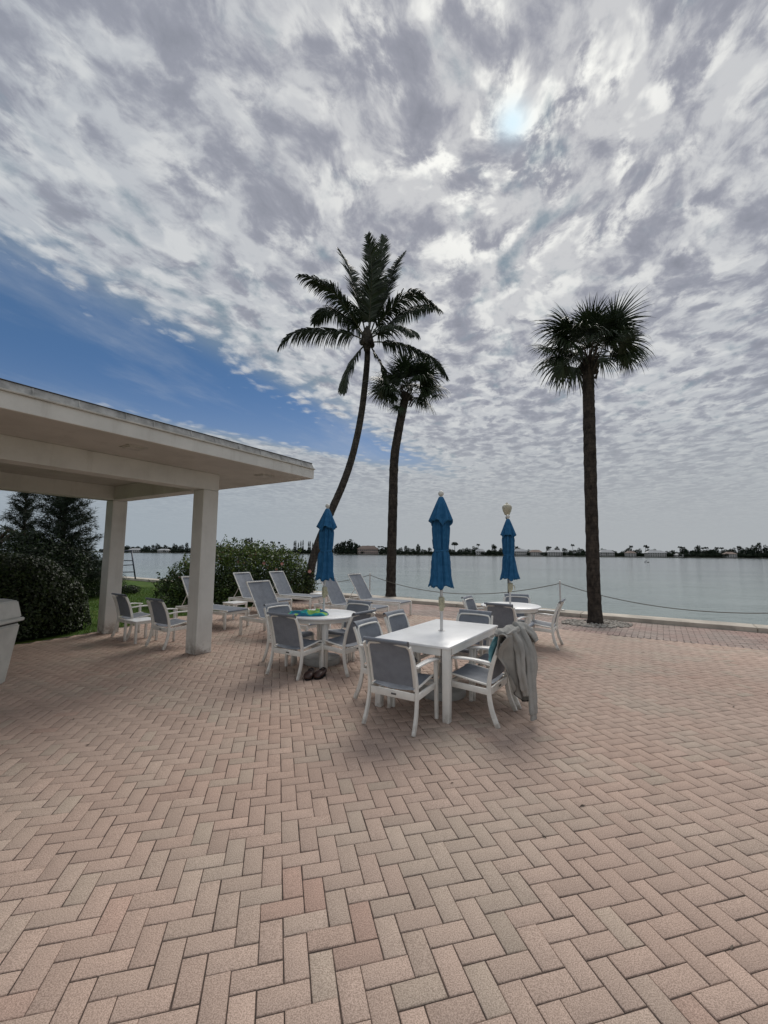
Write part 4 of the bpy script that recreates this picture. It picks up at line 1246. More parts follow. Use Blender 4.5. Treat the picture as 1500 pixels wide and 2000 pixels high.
def build_hedge():
    # clipped hedge parallel to the patio edge, rounded end near the rear column
    root = empty('clipped_hedge', (-7.4, 8.0, 0), 0, 'dark clipped hedge with a rounded end beside the rear pavilion column', 'hedge')
    O = np.array([-7.4, 8.0, 0.0])
    end = np.array([-6.35, 9.35]); vv = np.array([V.x, V.y]); uu = np.array([U.x, U.y])
    n = 52000
    s = rng.uniform(-6.2, 0.0, n)                        # along -V from the rounded end
    a = rng.uniform(-0.1, math.pi+0.1, n)
    hw, H = 1.05, 1.62
    # rounded end profile: height and width shrink within 1.5 m of the end
    e = np.clip(1-(1+s/1.7).clip(0, 1)**2.3, 0.0, 1); k = np.sqrt(e)
    ca, sa = np.cos(a), np.sin(a)
    pw = 0.55
    cx = np.sign(ca)*np.abs(ca)**pw*hw*(0.25+0.75*k); cz = np.abs(sa)**pw*H*(0.12+0.88*k)
    dep = 1-0.16*rng.random(n)**1.6
    c0 = end-uu*0.0
    P_ = np.zeros((n, 3))
    P_[:, :2] = c0+vv*s[:, None]+uu*(0.55+cx*dep)[:, None]; P_[:, 2] = cz*dep
    lump = np.array([mnoise.noise(Vector(p)*1.7)*0.10+mnoise.noise(Vector(p)*5)*0.04 for p in P_])
    N_ = np.zeros((n, 3)); N_[:, :2] = uu*(ca*0.9)[:, None]+vv*(np.clip(1+s/1.7, 0, 1)**1.3)[:, None]; N_[:, 2] = sa*0.9
    N_ /= np.linalg.norm(N_, axis=1, keepdims=True)
    P_ = P_+N_*lump[:, None]
    ok = P_[:, 2] > -0.02; P_ = P_[ok]; N_ = N_[ok]
    leaves('foliage', P_-O, N_, 0.062, tones(len(P_), (0.026, 0.044, 0.013), 0.4, light=((0.06, 0.085, 0.024), 0.16)), root, M['leaf'], 0.62, 0.55)
    bm = bmesh.new()       # dark twiggy heart
    for q in range(14):
        sK = -6.0+q*0.42; kk = math.sqrt(max(0.05, 1-max(0, 1+sK/1.7)**2.3))
        p = c0+vv*sK+uu*0.55
        sweep(bm, [(p[0]-O[0]+rnd.uniform(-.3, .3), p[1]-O[1]+rnd.uniform(-.3, .3), -0.02), (p[0]-O[0], p[1]-O[1], H*0.45*kk), (p[0]-O[0]+rnd.uniform(-.5, .5), p[1]-O[1]+rnd.uniform(-.5, .5), H*0.85*kk)], circ(0.03, 6), scale=[1, .7, .3])
    from_bm('stems', bm, M['bark_pine'], root)
    # dark inner shell added so no light passes straight through
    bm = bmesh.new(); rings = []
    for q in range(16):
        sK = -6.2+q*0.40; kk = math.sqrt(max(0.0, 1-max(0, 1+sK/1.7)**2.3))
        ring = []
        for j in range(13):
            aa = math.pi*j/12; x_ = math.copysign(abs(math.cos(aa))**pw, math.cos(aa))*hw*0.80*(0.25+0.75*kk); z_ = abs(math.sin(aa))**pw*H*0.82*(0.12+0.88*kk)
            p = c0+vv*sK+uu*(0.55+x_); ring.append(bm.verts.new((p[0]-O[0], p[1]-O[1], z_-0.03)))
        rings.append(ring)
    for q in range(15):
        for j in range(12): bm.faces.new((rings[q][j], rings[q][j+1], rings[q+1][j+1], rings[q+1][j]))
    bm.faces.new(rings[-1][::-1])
    from_bm('inner_light_block', bm, M['dkgreen'], root)
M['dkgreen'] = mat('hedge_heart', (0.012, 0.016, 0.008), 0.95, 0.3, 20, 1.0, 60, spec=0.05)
build_hedge()

def conifer(base, H, R, seed, label, dens=1.0, lean=0.0):
    r_ = random.Random(seed); root = empty('feathery_pine', tuple(base), 0, label, 'tree')
    bm = bmesh.new(); sweep(bm, catmull([(0, 0, -0.1), (0.05, 0, H*0.4), (lean*0.5, 0.03, H*0.75), (lean, 0, H)], 5), circ(0.09, 8), scale=[1-0.9*i/15 for i in range(16)])
    from_bm('trunk', bm, M['bark_pine'], root, smooth=True)
    T = []; tone = []; bb = bmesh.new()
    nb = int(70*dens)
    for k in range(nb):
        f = (k+0.5)/nb; z = H*(0.10+0.90*f); a = k*2.39+r_.random(); L = R*(1-f)**0.8*r_.uniform(0.65, 1.15)+0.18
        o = Vector((lean*f, 0, z)); d = Vector((math.cos(a), math.sin(a), 0.30+0.35*f))
        e = o+d*L; m_ = o+d*L*0.5+Vector((0, 0, 0.03))
        sweep(bb, [o, m_, e], circ(0.014, 5), scale=[1, .7, .3])
        nt = int(26+60*L)
        for q in range(nt):
            u = r_.random()**0.7; p = o.lerp(e, u)+Vector((r_.gauss(0, .05), r_.gauss(0, .05), r_.gauss(0, .05)))*(0.6+u)
            for w_ in range(5):
                dn = Vector((d.x*0.5+r_.gauss(0, .55), d.y*0.5+r_.gauss(0, .55), r_.gauss(0.15, .45))).normalized(); l = r_.uniform(0.10, 0.24)
                sdv = dn.cross(Vector((r_.gauss(0, 1), r_.gauss(0, 1), r_.gauss(0, 1)))).normalized()*0.0085
                T += [p-sdv, p+sdv, p+dn*l]; tn = r_.uniform(0.6, 1.3); tone.append((0.020*tn, 0.034*tn, 0.018*tn))
    from_bm('branches', bb, M['bark_pine'], root)
    tris_obj('crown', T, tone, M['needle'], root)
conifer(Vector((-13.0, 15.0, 0)), 4.1, 0.7, 3, 'slim feathery pine farther left behind the hedge', 0.75)
conifer(Vector((-10.8, 14.0, 0)), 5.3, 1.1, 5, 'feathery dark pine with reaching branches behind the hedge, the bigger one', 1.6, 0.1)

def leafy(base, blobs, n, size, label, name='garden_shrub', cat='shrub', tone=(0.020, 0.034, 0.012), light=((0.05, 0.07, 0.02), 0.08), group=None, trunk=False, asp=0.55):
    root = empty(name, tuple(base), 0, label, cat, group)
    P_, N_ = blob_points([(b[0]+base[0], b[1]+base[1], *b[2:]) for b in blobs], n, 0.5)
    P_ = P_-np.array(base)
    leaves('foliage', P_, N_, size, tones(len(P_), tone, 0.35, light=light), root, M['leaf'], asp, 0.8)
    if not trunk:
        stems(root, [(rnd.uniform(-.25, .25), rnd.uniform(-.2, .2), -0.02) for _ in range(6)], [(rnd.uniform(-.6, .6)*blobs[0][3], rnd.uniform(-.5, .5)*blobs[0][4], blobs[0][2]+0.3*blobs[0][5]) for _ in range(6)], 0.02, M['bark_pine'])
    else:
        bm = bmesh.new(); sweep(bm, catmull([(0, 0, -0.1), (0.1, 0, 1.0), (0, 0.1, 2.2)], 4), circ(0.13, 8)); 
        for k in range(6):
            a = k*1.05; sweep(bm, [(0, 0.05, 1.4), (math.cos(a)*0.9, math.sin(a)*0.9, 2.3)], circ(0.05, 6))
        from_bm('trunk', bm, M['bark_pine'], root)
    return root
leafy((-12.6, 13.0, 0), [(0, 0, 1.2, 2.3, 1.5, 1.35), (1.7, 0.3, 1.1, 1.3, 1.2, 1.25), (-2.2, -0.5, 1.2, 1.6, 1.4, 1.35)], 26000, 0.10, 'broad dark tree mass behind the hedge at the left edge', 'dark_tree', 'tree', trunk=True, asp=0.4)
leafy((-11.2, 15.2, 0), [(0, 0, 0.9, 1.05, 1.0, 1.0), (0.6, 0.3, 0.6, 0.7, 0.7, 0.65), (-0.9, -0.2, 0.9, 1.0, 0.9, 0.9)], 14000, 0.085, 'rounded green shrub between the hedge and the rear pavilion column', tone=(0.026, 0.046, 0.014))
leafy((-11.3, 17.6, 0), [(0, 0, 0.35, 0.55, 0.5, 0.55), (-0.6, 0.1, 0.7, 0.5, 0.5, 0.6)], 7000, 0.08, 'small spiky plant at the lawn end of the seawall', 'spiky_plant', 'plant', asp=0.18)
leafy((-10.9, 16.6, 0), [(0, 0, 0.15, 0.5, 0.35, 0.28), (0.7, 0.4, 0.12, 0.4, 0.3, 0.2)], 3500, 0.06, 'low ground shrub on the lawn right of the rear column')

# ------------------------------------------------------------------ rope rail, lamp, dock frame, pebbles
def build_rope():
    ps = []
    for i, (x, y) in enumerate(((-6.1, 19.35), (-0.45, 15.85), (5.10, 12.15), (10.65, 8.45))):
        # snap onto the cap centre line
        k = (Vector((x, y, 0))-W0).dot(WD); p = W0+WD*k+WN*0.42; p.z = 0.10; ps.append(p)
        lab = ['white rope post at the far left of the seawall, behind the shrub', 'white rope post left of the shorter cabbage palm', 'white rope post on the seawall, between the round table and the right palm', 'white rope post at the right end of the seawall'][i]
        root = empty('rope_post', tuple(p), 0, lab, 'post', 'rope posts along the seawall')
        bm = bmesh.new(); sweep(bm, [(0, 0, 0.0), (0, 0, 0.4), (0, 0, 0.80)], circ(0.024, 12)); smooth_by_angle(from_bm('pole', bm, M['pole'], root))
        bm = bmesh.new(); box(bm, (0, 0, 0.012), (0.20, 0.15, 0.022), bevel=0.004); from_bm('base_plate', bm, M['tableframe'], root)
        bm = bmesh.new(); lathe(bm, [(0.0, 0.80), (0.028, 0.80), (0.028, 0.815), (0.018, 0.835), (0.0, 0.84)], 12, cap=False); from_bm('cap', bm, M['tableframe'], root)
    labs = ['grey rope sagging behind the shrub at the left of the seawall', 'grey rope sagging between the two visible seawall posts', 'grey rope sagging behind the right palm trunk']
    for i in range(3):
        a = ps[i]+Vector((0, 0, 0.76)); b = ps[i+1]+Vector((0, 0, 0.76)); bm = bmesh.new()
        sag = (0.45, 0.48, 0.52)[i]
        pts = [a.lerp(b, t/30)+Vector((0, 0, -sag*4*(t/30)*(1-t/30))) for t in range(31)]
        sweep(bm, pts, circ(0.0105, 8))
        o = from_bm('rope', bm, M['rope'], None, smooth=True); tag(o, labs[i], 'rope', 'ropes along the seawall')
build_rope()

def build_lamp():
    k = (Vector((3.85, 13.0, 0))-W0).dot(WD); p = W0+WD*k+WN*0.40; p.z = 0.10
    q = at(993.5, 1150, p.y); p.x = q.x
    H_ = 3.05-0.10
    root = empty('lamp_post', tuple(p), 0, 'black lamp post with a cream acorn globe behind the right umbrella', 'lamp post')
    bm = bmesh.new(); lathe(bm, [(0.0, 0.0), (0.09, 0.0), (0.09, 0.03), (0.05, 0.08), (0.032, 0.30), (0.028, H_-0.30), (0.05, H_-0.26), (0.05, H_-0.22), (0.03, H_-0.18), (0.085, H_-0.12), (0.09, H_-0.10), (0.0, H_-0.10)], 20, cap=False)
    smooth_by_angle(from_bm('pole', bm, M['black'], root))
    z0 = at(990, 1005, p.y).z-p.z; z1 = at(990, 981, p.y).z-p.z; h = z1-z0
    bm = bmesh.new(); lathe(bm, [(0.0, z0-0.01), (0.075, z0-0.01), (0.09, z0+0.03), (0.125, z0+h*0.28), (0.150, z0+h*0.52), (0.150, z0+h*0.62), (0.125, z0+h*0.72), (0.085, z0+h*0.80), (0.05, z0+h*0.86), (0.030, z0+h*0.94), (0.0, z0+h)], 24, cap=False)
    from_bm('globe', bm, M['globe'], root, smooth=True)
    bm = bmesh.new(); lathe(bm, [(0.0, H_-0.12), (0.07, H_-0.12), (0.075, z0-0.005), (0.0, z0-0.005)], 16, cap=False); from_bm('collar', bm, M['black'], root)
build_lamp()

M['darkblue'] = mat('dark_blue_metal', (0.035, 0.045, 0.075), 0.5, 0.2, 9)
def build_dock_frame():
    Y = 21.0; root = empty('dock_ladder', tuple(at(258, 1130, Y)), 0, 'dark blue metal boat ladder frame at the lawn end of the seawall', 'ladder')
    o = at(258, 1130, Y)
    def L(x, y): return at(x, y, Y)-o
    for (a, b) in (((257, 1077), (264.5, 1131)), ((215, 1077), (219, 1131))):
        bm = bmesh.new(); sweep(bm, [L(*a), L(*b)-Vector((0, 0, 0.0))], circ(0.035, 8)); from_bm('rail', bm, M['darkblue'], root, True)
    for (a, b, r) in (((212, 1079), (258, 1075.5), 0.05), ((218, 1094), (259.5, 1095), 0.022), ((218, 1105.5), (261, 1103), 0.022), ((219, 1118), (262, 1117), 0.022)):
        bm = bmesh.new(); sweep(bm, [L(*a), L(*b)], circ(r, 8)); from_bm('rung', bm, M['darkblue'], root, True)
build_dock_frame()

M['stone'] = mat('pale_pebble', (0.36, 0.33, 0.29), 0.85, 0.25, 12, 0.3, 60, col2=(0.17, 0.16, 0.145))
def build_pebbles(c, r0, r1, n, seed, label):
    r_ = random.Random(seed); bm = bmesh.new()
    for k in range(n):
        a = r_.uniform(0, 6.28); r = math.sqrt(r_.uniform(r0*r0, r1*r1)); s = r_.uniform(0.018, 0.05)
        m_ = Matrix.Translation((c.x+math.cos(a)*r*1.15, c.y+math.sin(a)*r*0.85, s*0.3)) @ Matrix.Rotation(r_.uniform(0, 6.28), 4, 'Z') @ Matrix.Diagonal((s*r_.uniform(0.8, 1.6), s*r_.uniform(0.6, 1.1), s*r_.uniform(0.4, 0.7), 1))
        q = bmesh.ops.create_icosphere(bm, subdivisions=1, radius=1.0, matrix=m_)
        for v in q['verts']: v.co += Vector((r_.gauss(0, .004), r_.gauss(0, .004), r_.gauss(0, .003)))
    o = from_bm('pebbles', bm, M['stone'], None, smooth=False); tag(o, label, 'pebbles', kind='stuff')
build_pebbles(b3, 0.17, 0.72, 420, 5, 'ring of pale pebbles around the foot of the right palm')
build_pebbles(b2, 0.2, 0.8, 380, 6, 'loose pale pebbles around the foot of the shorter cabbage palm')

# ------------------------------------------------------------------ litter bin
def build_bin():
    # far right corner placed from the photo; tapered body, flared domed lid
    root = empty('litter_bin', (-4.98, 5.22, 0), math.radians(8), 'cream fibreglass litter bin with a flared lid at the left edge', 'litter bin')
    def frus(z0, z1, w0, w1, bev=0.02, name='body', m_=M['bin'], par=root):
        bm = bmesh.new(); vs = []
        for z, w in ((z0, w0), (z1, w1)): vs.append([bm.verts.new((sx*w/2, sy*w/2, z)) for sx, sy in ((-1, -1), (1, -1), (1, 1), (-1, 1))])
        for q in range(4): bm.faces.new((vs[0][q], vs[0][(q+1) % 4], vs[1][(q+1) % 4], vs[1][q]))
        bm.faces.new(vs[0][::-1]); bm.faces.new(vs[1])
        bmesh.ops.bevel(bm, geom=bm.edges[:], offset=bev, segments=3, affect='EDGES')
        return smooth_by_angle(from_bm(name, bm, m_, par), 35)
    frus(0.0, 0.735, 0.46, 0.60)
    frus(0.735, 0.775, 0.56, 0.56, 0.004, 'lid_gap', M['black'])
    frus(0.765, 0.81, 0.655, 0.65, 0.010, 'lid_rim')
    frus(0.808, 1.03, 0.615, 0.54, 0.016, 'lid')
    frus(1.025, 1.06, 0.53, 0.36, 0.012, 'lid_top')
build_bin()

# ------------------------------------------------------------------ towel, shoes, hoodie
def build_towel():
    c = Vector((-1.13, 6.40, 0.7425)); root_rz = math.radians(4)
    nx, ny = 90, 50; V_ = []; F_ = []
    def hgt(x, y, r):
        m_ = max(0.0, 1-r**5)**0.6
        n1 = mnoise.noise(Vector((x*7, y*10, 1.7))); n2 = mnoise.noise(Vector((x*16, y*22, 4.0)))
        rid = 1-abs(math.sin(x*11+y*17+2.2*n1))
        return max(0.004, m_*(0.050+0.030*n1+0.018*n2+0.026*rid))
    for i in range(nx):
        for j in range(ny):
            a = 2*math.pi*i/(nx); r = (j+1)/ny
            ca, sa = math.cos(a), math.sin(a); sq = (abs(ca)**3.2+abs(sa)**3.2)**(-1/3.2)
            edge = sq*(1+0.13*mnoise.noise(Vector((ca*1.6, sa*1.6, 3)))+0.05*mnoise.noise(Vector((ca*6, sa*6, 1))))
            x, y = 0.31*r*edge*ca, 0.135*r*edge*sa
            z = hgt(x, y, r)
            if j == ny-1: z = 0.0; 
            V_.append((x, y, z))
    V_.append((0, 0, hgt(0, 0, 0)))
    for i in range(nx):
        for j in range(ny-1):
            F_.append((i*ny+j, i*ny+j+1, ((i+1) % nx)*ny+j+1, ((i+1) % nx)*ny+j))
    me = bpy.data.meshes.new('beach_towel'); me.from_pydata(V_, [], F_+[(len(V_)-1, i*ny, ((i+1) % nx)*ny) for i in range(nx)]); me.update()
    o = link_mesh('beach_towel', me, M['towel']); o.location = c; o.rotation_euler = (0, 0, root_rz)
    tag(o, 'crumpled blue, teal and lime green beach towel on the round table', 'towel')
build_towel()

def make_shoe(loc, rz, label):
    root = empty('shoe', loc, rz, label, 'shoe', 'pair of brown slip-on shoes'); root.scale = (1.25, 0.95, 1.25)
    # toes toward +Y local; lofted outline
    secs = [(-0.135, 0.030, 0.045), (-0.12, 0.037, 0.068), (-0.07, 0.040, 0.062), (-0.02, 0.043, 0.060), (0.03, 0.048, 0.062), (0.08, 0.050, 0.050), (0.115, 0.042, 0.036), (0.135, 0.022, 0.022)]
    bm = bmesh.new(); rings = []
    for (y, w, h) in secs:
        ring = []
        for k in range(14):
            a = math.pi*2*k/14; cx_, cz = math.cos(a), math.sin(a)
            ring.append(bm.verts.new((w*math.copysign(abs(cx_)**0.8, cx_), y, max(0.0, h*0.5+h*0.5*math.copysign(abs(cz)**0.75, cz))+0.012)))
        rings.append(ring)
    for i in range(len(rings)-1):
        for k in range(14): bm.faces.new((rings[i][k], rings[i][(k+1) % 14], rings[i+1][(k+1) % 14], rings[i+1][k]))
    bm.faces.new(rings[0][::-1]); bm.faces.new(rings[-1])
    o = from_bm('upper', bm, M['shoe'], root, smooth=True)
    bm = bmesh.new(); ring = []; n = 20
    lo = []
    for k in range(n):
        a = 2*math.pi*k/n; y = 0.142*math.cos(a); w = 0.052 if y > 0 else 0.044
        ring.append(bm.verts.new((w*math.sin(a), y, 0.0))); lo.append(bm.verts.new((w*math.sin(a), y, 0.016)))
    for k in range(n): bm.faces.new((ring[k], ring[(k+1) % n], lo[(k+1) % n], lo[k]))
    bm.faces.new(ring[::-1]); bm.faces.new(lo); from_bm('sole', bm, M['shoe_in'], root)
    bm = bmesh.new(); vs = []
    for k in range(n):
        a = 2*math.pi*k/n; y = -0.052+0.062*math.cos(a); x = 0.030*math.sin(a); zz = float(np.interp(y, [s[0] for s in secs], [s[2] for s in secs]))+0.0155-0.3*x*x/0.03
        vs.append(bm.verts.new((x, y, zz)))
    bm.faces.new(vs); from_bm('opening', bm, M['shoe_in'], root)
make_shoe((-0.985, 5.80, 0.003), math.radians(176), 'left brown slip-on shoe under the towel table')
make_shoe((-0.845, 5.84, 0.003), math.radians(163), 'right brown slip-on shoe under the towel table, turned slightly')

def build_hoodie():
    # chair B frame: facing fU-2, back at the right
    (bx, by_), bdeg = CH[1][0], CH[1][1]
    Rz = Matrix.Rotation(math.radians(bdeg-90), 4, 'Z'); Mx = Matrix.Translation((bx, by_, 0)) @ Rz
    root = empty('grey_hoodie', (bx, by_, 0.0), math.radians(bdeg-90), 'grey hooded fleece jacket draped over the back of a chair', 'jacket')
    # local chair coordinates: +Y forward, back at y about -0.33..-0.40 at the top (z 0.86)
    def sheet(name, S, nx, ny, th=0.010, m_=M['hoodie']):
        bm = bmesh.new(); g_ = [[bm.verts.new(S(i/(nx-1), j/(ny-1))) for i in range(nx)] for j in range(ny)]
        for j in range(ny-1):
            for i in range(nx-1): bm.faces.new((g_[j][i], g_[j][i+1], g_[j+1][i+1], g_[j+1][i]))
        bmesh.ops.recalc_face_normals(bm, faces=bm.faces); bmesh.ops.solidify(bm, geom=bm.faces[:], thickness=th)
        return from_bm(name, bm, m_, root, smooth=True)
    def nz(x, y, z, k=1.0): return mnoise.noise(Vector((x*k, y*k, z*k)))
    def body(s, t):
        # t 0 inside front of the back .. 0.22 over the top .. 1 hem outside
        L = t*1.02
        gather = 1-0.16*max(0, t-0.2)
        qq = max(0.0, (t-0.3)/0.7); xl = -0.335+0.22*qq**1.6; xr = 0.27-0.05*qq+0.05*math.sin(qq*2.6); x = xl+(xr-xl)*s + 0.02*nz(s*3, t*2, 1)
        fold = (0.5+0.5*math.sin(s*30+3.2*nz(s*2, t*1.5, 0.3)))
        if t < 0.20: y = -0.295-0.03*(t/0.2); z = 0.70+0.18*(t/0.20)
        elif t < 0.30:
            q = (t-0.20)/0.10; a = math.pi*q; y = -0.365+0.045*math.cos(a)-0.0; z = 0.875+0.035*math.sin(a)
        else:
            q = (t-0.30)/0.70; y = -0.412-0.035*fold*min(1, q*3)-0.05*math.sin(q*2.4)+0.02*nz(s*3, t*3, 5); z = 0.875-(0.50+0.16*math.sin(s*math.pi)**0.7)*q + 0.04*nz(s*2, 0, 9)*q
            if s < 0.32: y += 0.25*(1-s/0.32)**0.8*min(1, q*2.6)*(1-0.75*q)
        return Vector((x, y, z))
    sheet('body', body, 110, 70, 0.007)
    def hem(s, t):
        p = body(s, 1.0); return p+Vector((0, -0.002, 0.008-0.014*t))
    sheet('hem_band', hem, 110, 3, 0.009, M['zip'])
    # hood: a soft roll lying over the top toward the table
    bm = bmesh.new(); n = 36; m_ = 22; rings = []
    for i in range(m_):
        u = i/(m_-1); x = -0.30+0.36*u; prof = math.sin(math.pi*(0.08+0.84*u))**0.5
        ring = []
        for j in range(n):
            a = 2*math.pi*j/n
            ry = 0.100*prof*(1+0.18*nz(math.cos(a), math.sin(a), u*3, 1.6)); rz = 0.046*prof*(1+0.25*nz(math.cos(a)+4, math.sin(a), u*4, 1.7))
            ring.append(bm.verts.new((x, -0.345+ry*math.cos(a)+0.02*math.sin(u*5), 0.905+rz*math.sin(a)-0.35*max(0, math.cos(a))*ry+0.012*math.sin(6*a+u*7)*prof)))
        rings.append(ring)
    for i in range(m_-1):
        for j in range(n): bm.faces.new((rings[i][j], rings[i][(j+1) % n], rings[i+1][(j+1) % n], rings[i+1][j]))
    bm.faces.new(rings[0][::-1]); bm.faces.new(rings[-1]); from_bm('hood', bm, M['hoodie'], root, smooth=True)
    def sleeve(pts, r0, r1, flat, seed, cuff=True):
        P_ = catmull(pts, 20); N_ = len(P_); bm = bmesh.new(); rings = []; n = 44
        for i, p in enumerate(P_):
            t = i/(N_-1); tg = (P_[min(i+1, N_-1)]-P_[max(i-1, 0)]).normalized(); s_ = Vector((1, 0, 0)); s_ = (s_-tg*s_.dot(tg)).normalized(); n_ = tg.cross(s_)
            r = r0+(r1-r0)*t
            if cuff and t > 0.90: r *= 0.84
            ring = []
            for j in range(n):
                a = 2*math.pi*j/n; k = 1+0.22*math.sin(3*a+seed+1.5*t)+0.16*nz(math.cos(a)*1.5, math.sin(a)*1.5, t*5+seed)+0.05*math.sin(34*t+5*math.cos(a)+seed)*(0.3+t)
                ring.append(bm.verts.new(p+s_*math.cos(a)*r*k+n_*math.sin(a)*r*flat*k))
            rings.append(ring)
        for i in range(N_-1):
            for j in range(n): bm.faces.new((rings[i][j], rings[i][(j+1) % n], rings[i+1][(j+1) % n], rings[i+1][j]))
        bm.faces.new(rings[0][::-1]); bm.faces.new(rings[-1]); return from_bm('sleeve', bm, M['hoodie'], root, smooth=True)
    # local x: chair facing left in the picture, so its right side (+x) is the far side
    sleeve([(-0.10, -0.40, 0.88), (-0.12, -0.47, 0.74), (-0.13, -0.485, 0.52), (-0.06, -0.50, 0.30)], 0.085, 0.052, 0.55, 1.0)
    sleeve([(0.10, -0.41, 0.89), (0.06, -0.50, 0.72), (0.02, -0.53, 0.45), (0.00, -0.545, 0.22), (0.005, -0.55, 0.06)], 0.085, 0.062, 0.50, 2.4)
    sleeve([(0.12, -0.36, 0.91), (0.22, -0.40, 0.90), (0.27, -0.47, 0.84), (0.28, -0.52, 0.76)], 0.075, 0.05, 0.6, 4.0)
    sleeve([(0.18, -0.40, 0.88), (0.24, -0.47, 0.72), (0.27, -0.50, 0.52), (0.20, -0.50, 0.36)], 0.08, 0.05, 0.4, 5.3, False)
    # pale blue cloth tucked under it on the seat side
    bm = bmesh.new(); N_ = 24; g_ = []
    for j in range(N_):
        r_ = []
        for i in range(N_):
            s, t = i/(N_-1), j/(N_-1)
            r_.append(bm.verts.new((-0.27+0.16*s+0.01*nz(s*4, t*4, 2), -0.275+0.075*math.sin(t*1.7)+0.016*math.sin(s*15+t*4), 0.86-0.25*t-0.03*s*t)))
        g_.append(r_)
    for j in range(N_-1):
        for i in range(N_-1): bm.faces.new((g_[j][i], g_[j][i+1], g_[j+1][i+1], g_[j+1][i]))
    bmesh.ops.recalc_face_normals(bm, faces=bm.faces); bmesh.ops.solidify(bm, geom=bm.faces[:], thickness=0.012)
    o = from_bm('swim_cloth', bm, M['bluetowel'], None, smooth=True); o.matrix_world = Mx
    tag(o, 'pale blue cloth hanging beneath the grey hoodie inside the chair back', 'cloth')
build_hoodie()

# ------------------------------------------------------------------ far shore
def shore_y(x):       # distance of the far waterline for a world x
    return float(np.interp(x, [-900, -430, 0, 500, 900], [735, 700, 640, 545, 500]))
def px_at(x, Y): return (x-750)/F_PX*Y*0.995
M['farland'] = mat('far_bank', (0.045, 0.055, 0.035), 0.95, 0.3, 0.05)
M['fartrunk'] = mat('far_trunk', (0.07, 0.06, 0.05), 0.9)
M['farwall'] = mat('far_house_wall', (0.42, 0.41, 0.39), 0.8, 0.1, 0.3)
M['farwall2'] = mat('far_house_wall_pink', (0.36, 0.28, 0.24), 0.8, 0.1, 0.3)
M['farroof'] = mat('far_house_roof', (0.40, 0.41, 0.42), 0.7, 0.1, 0.3)
M['farroof2'] = mat('far_tile_roof', (0.24, 0.18, 0.15), 0.8, 0.1, 0.3)
M['farglass'] = mat('far_window', (0.04, 0.05, 0.06), 0.2)
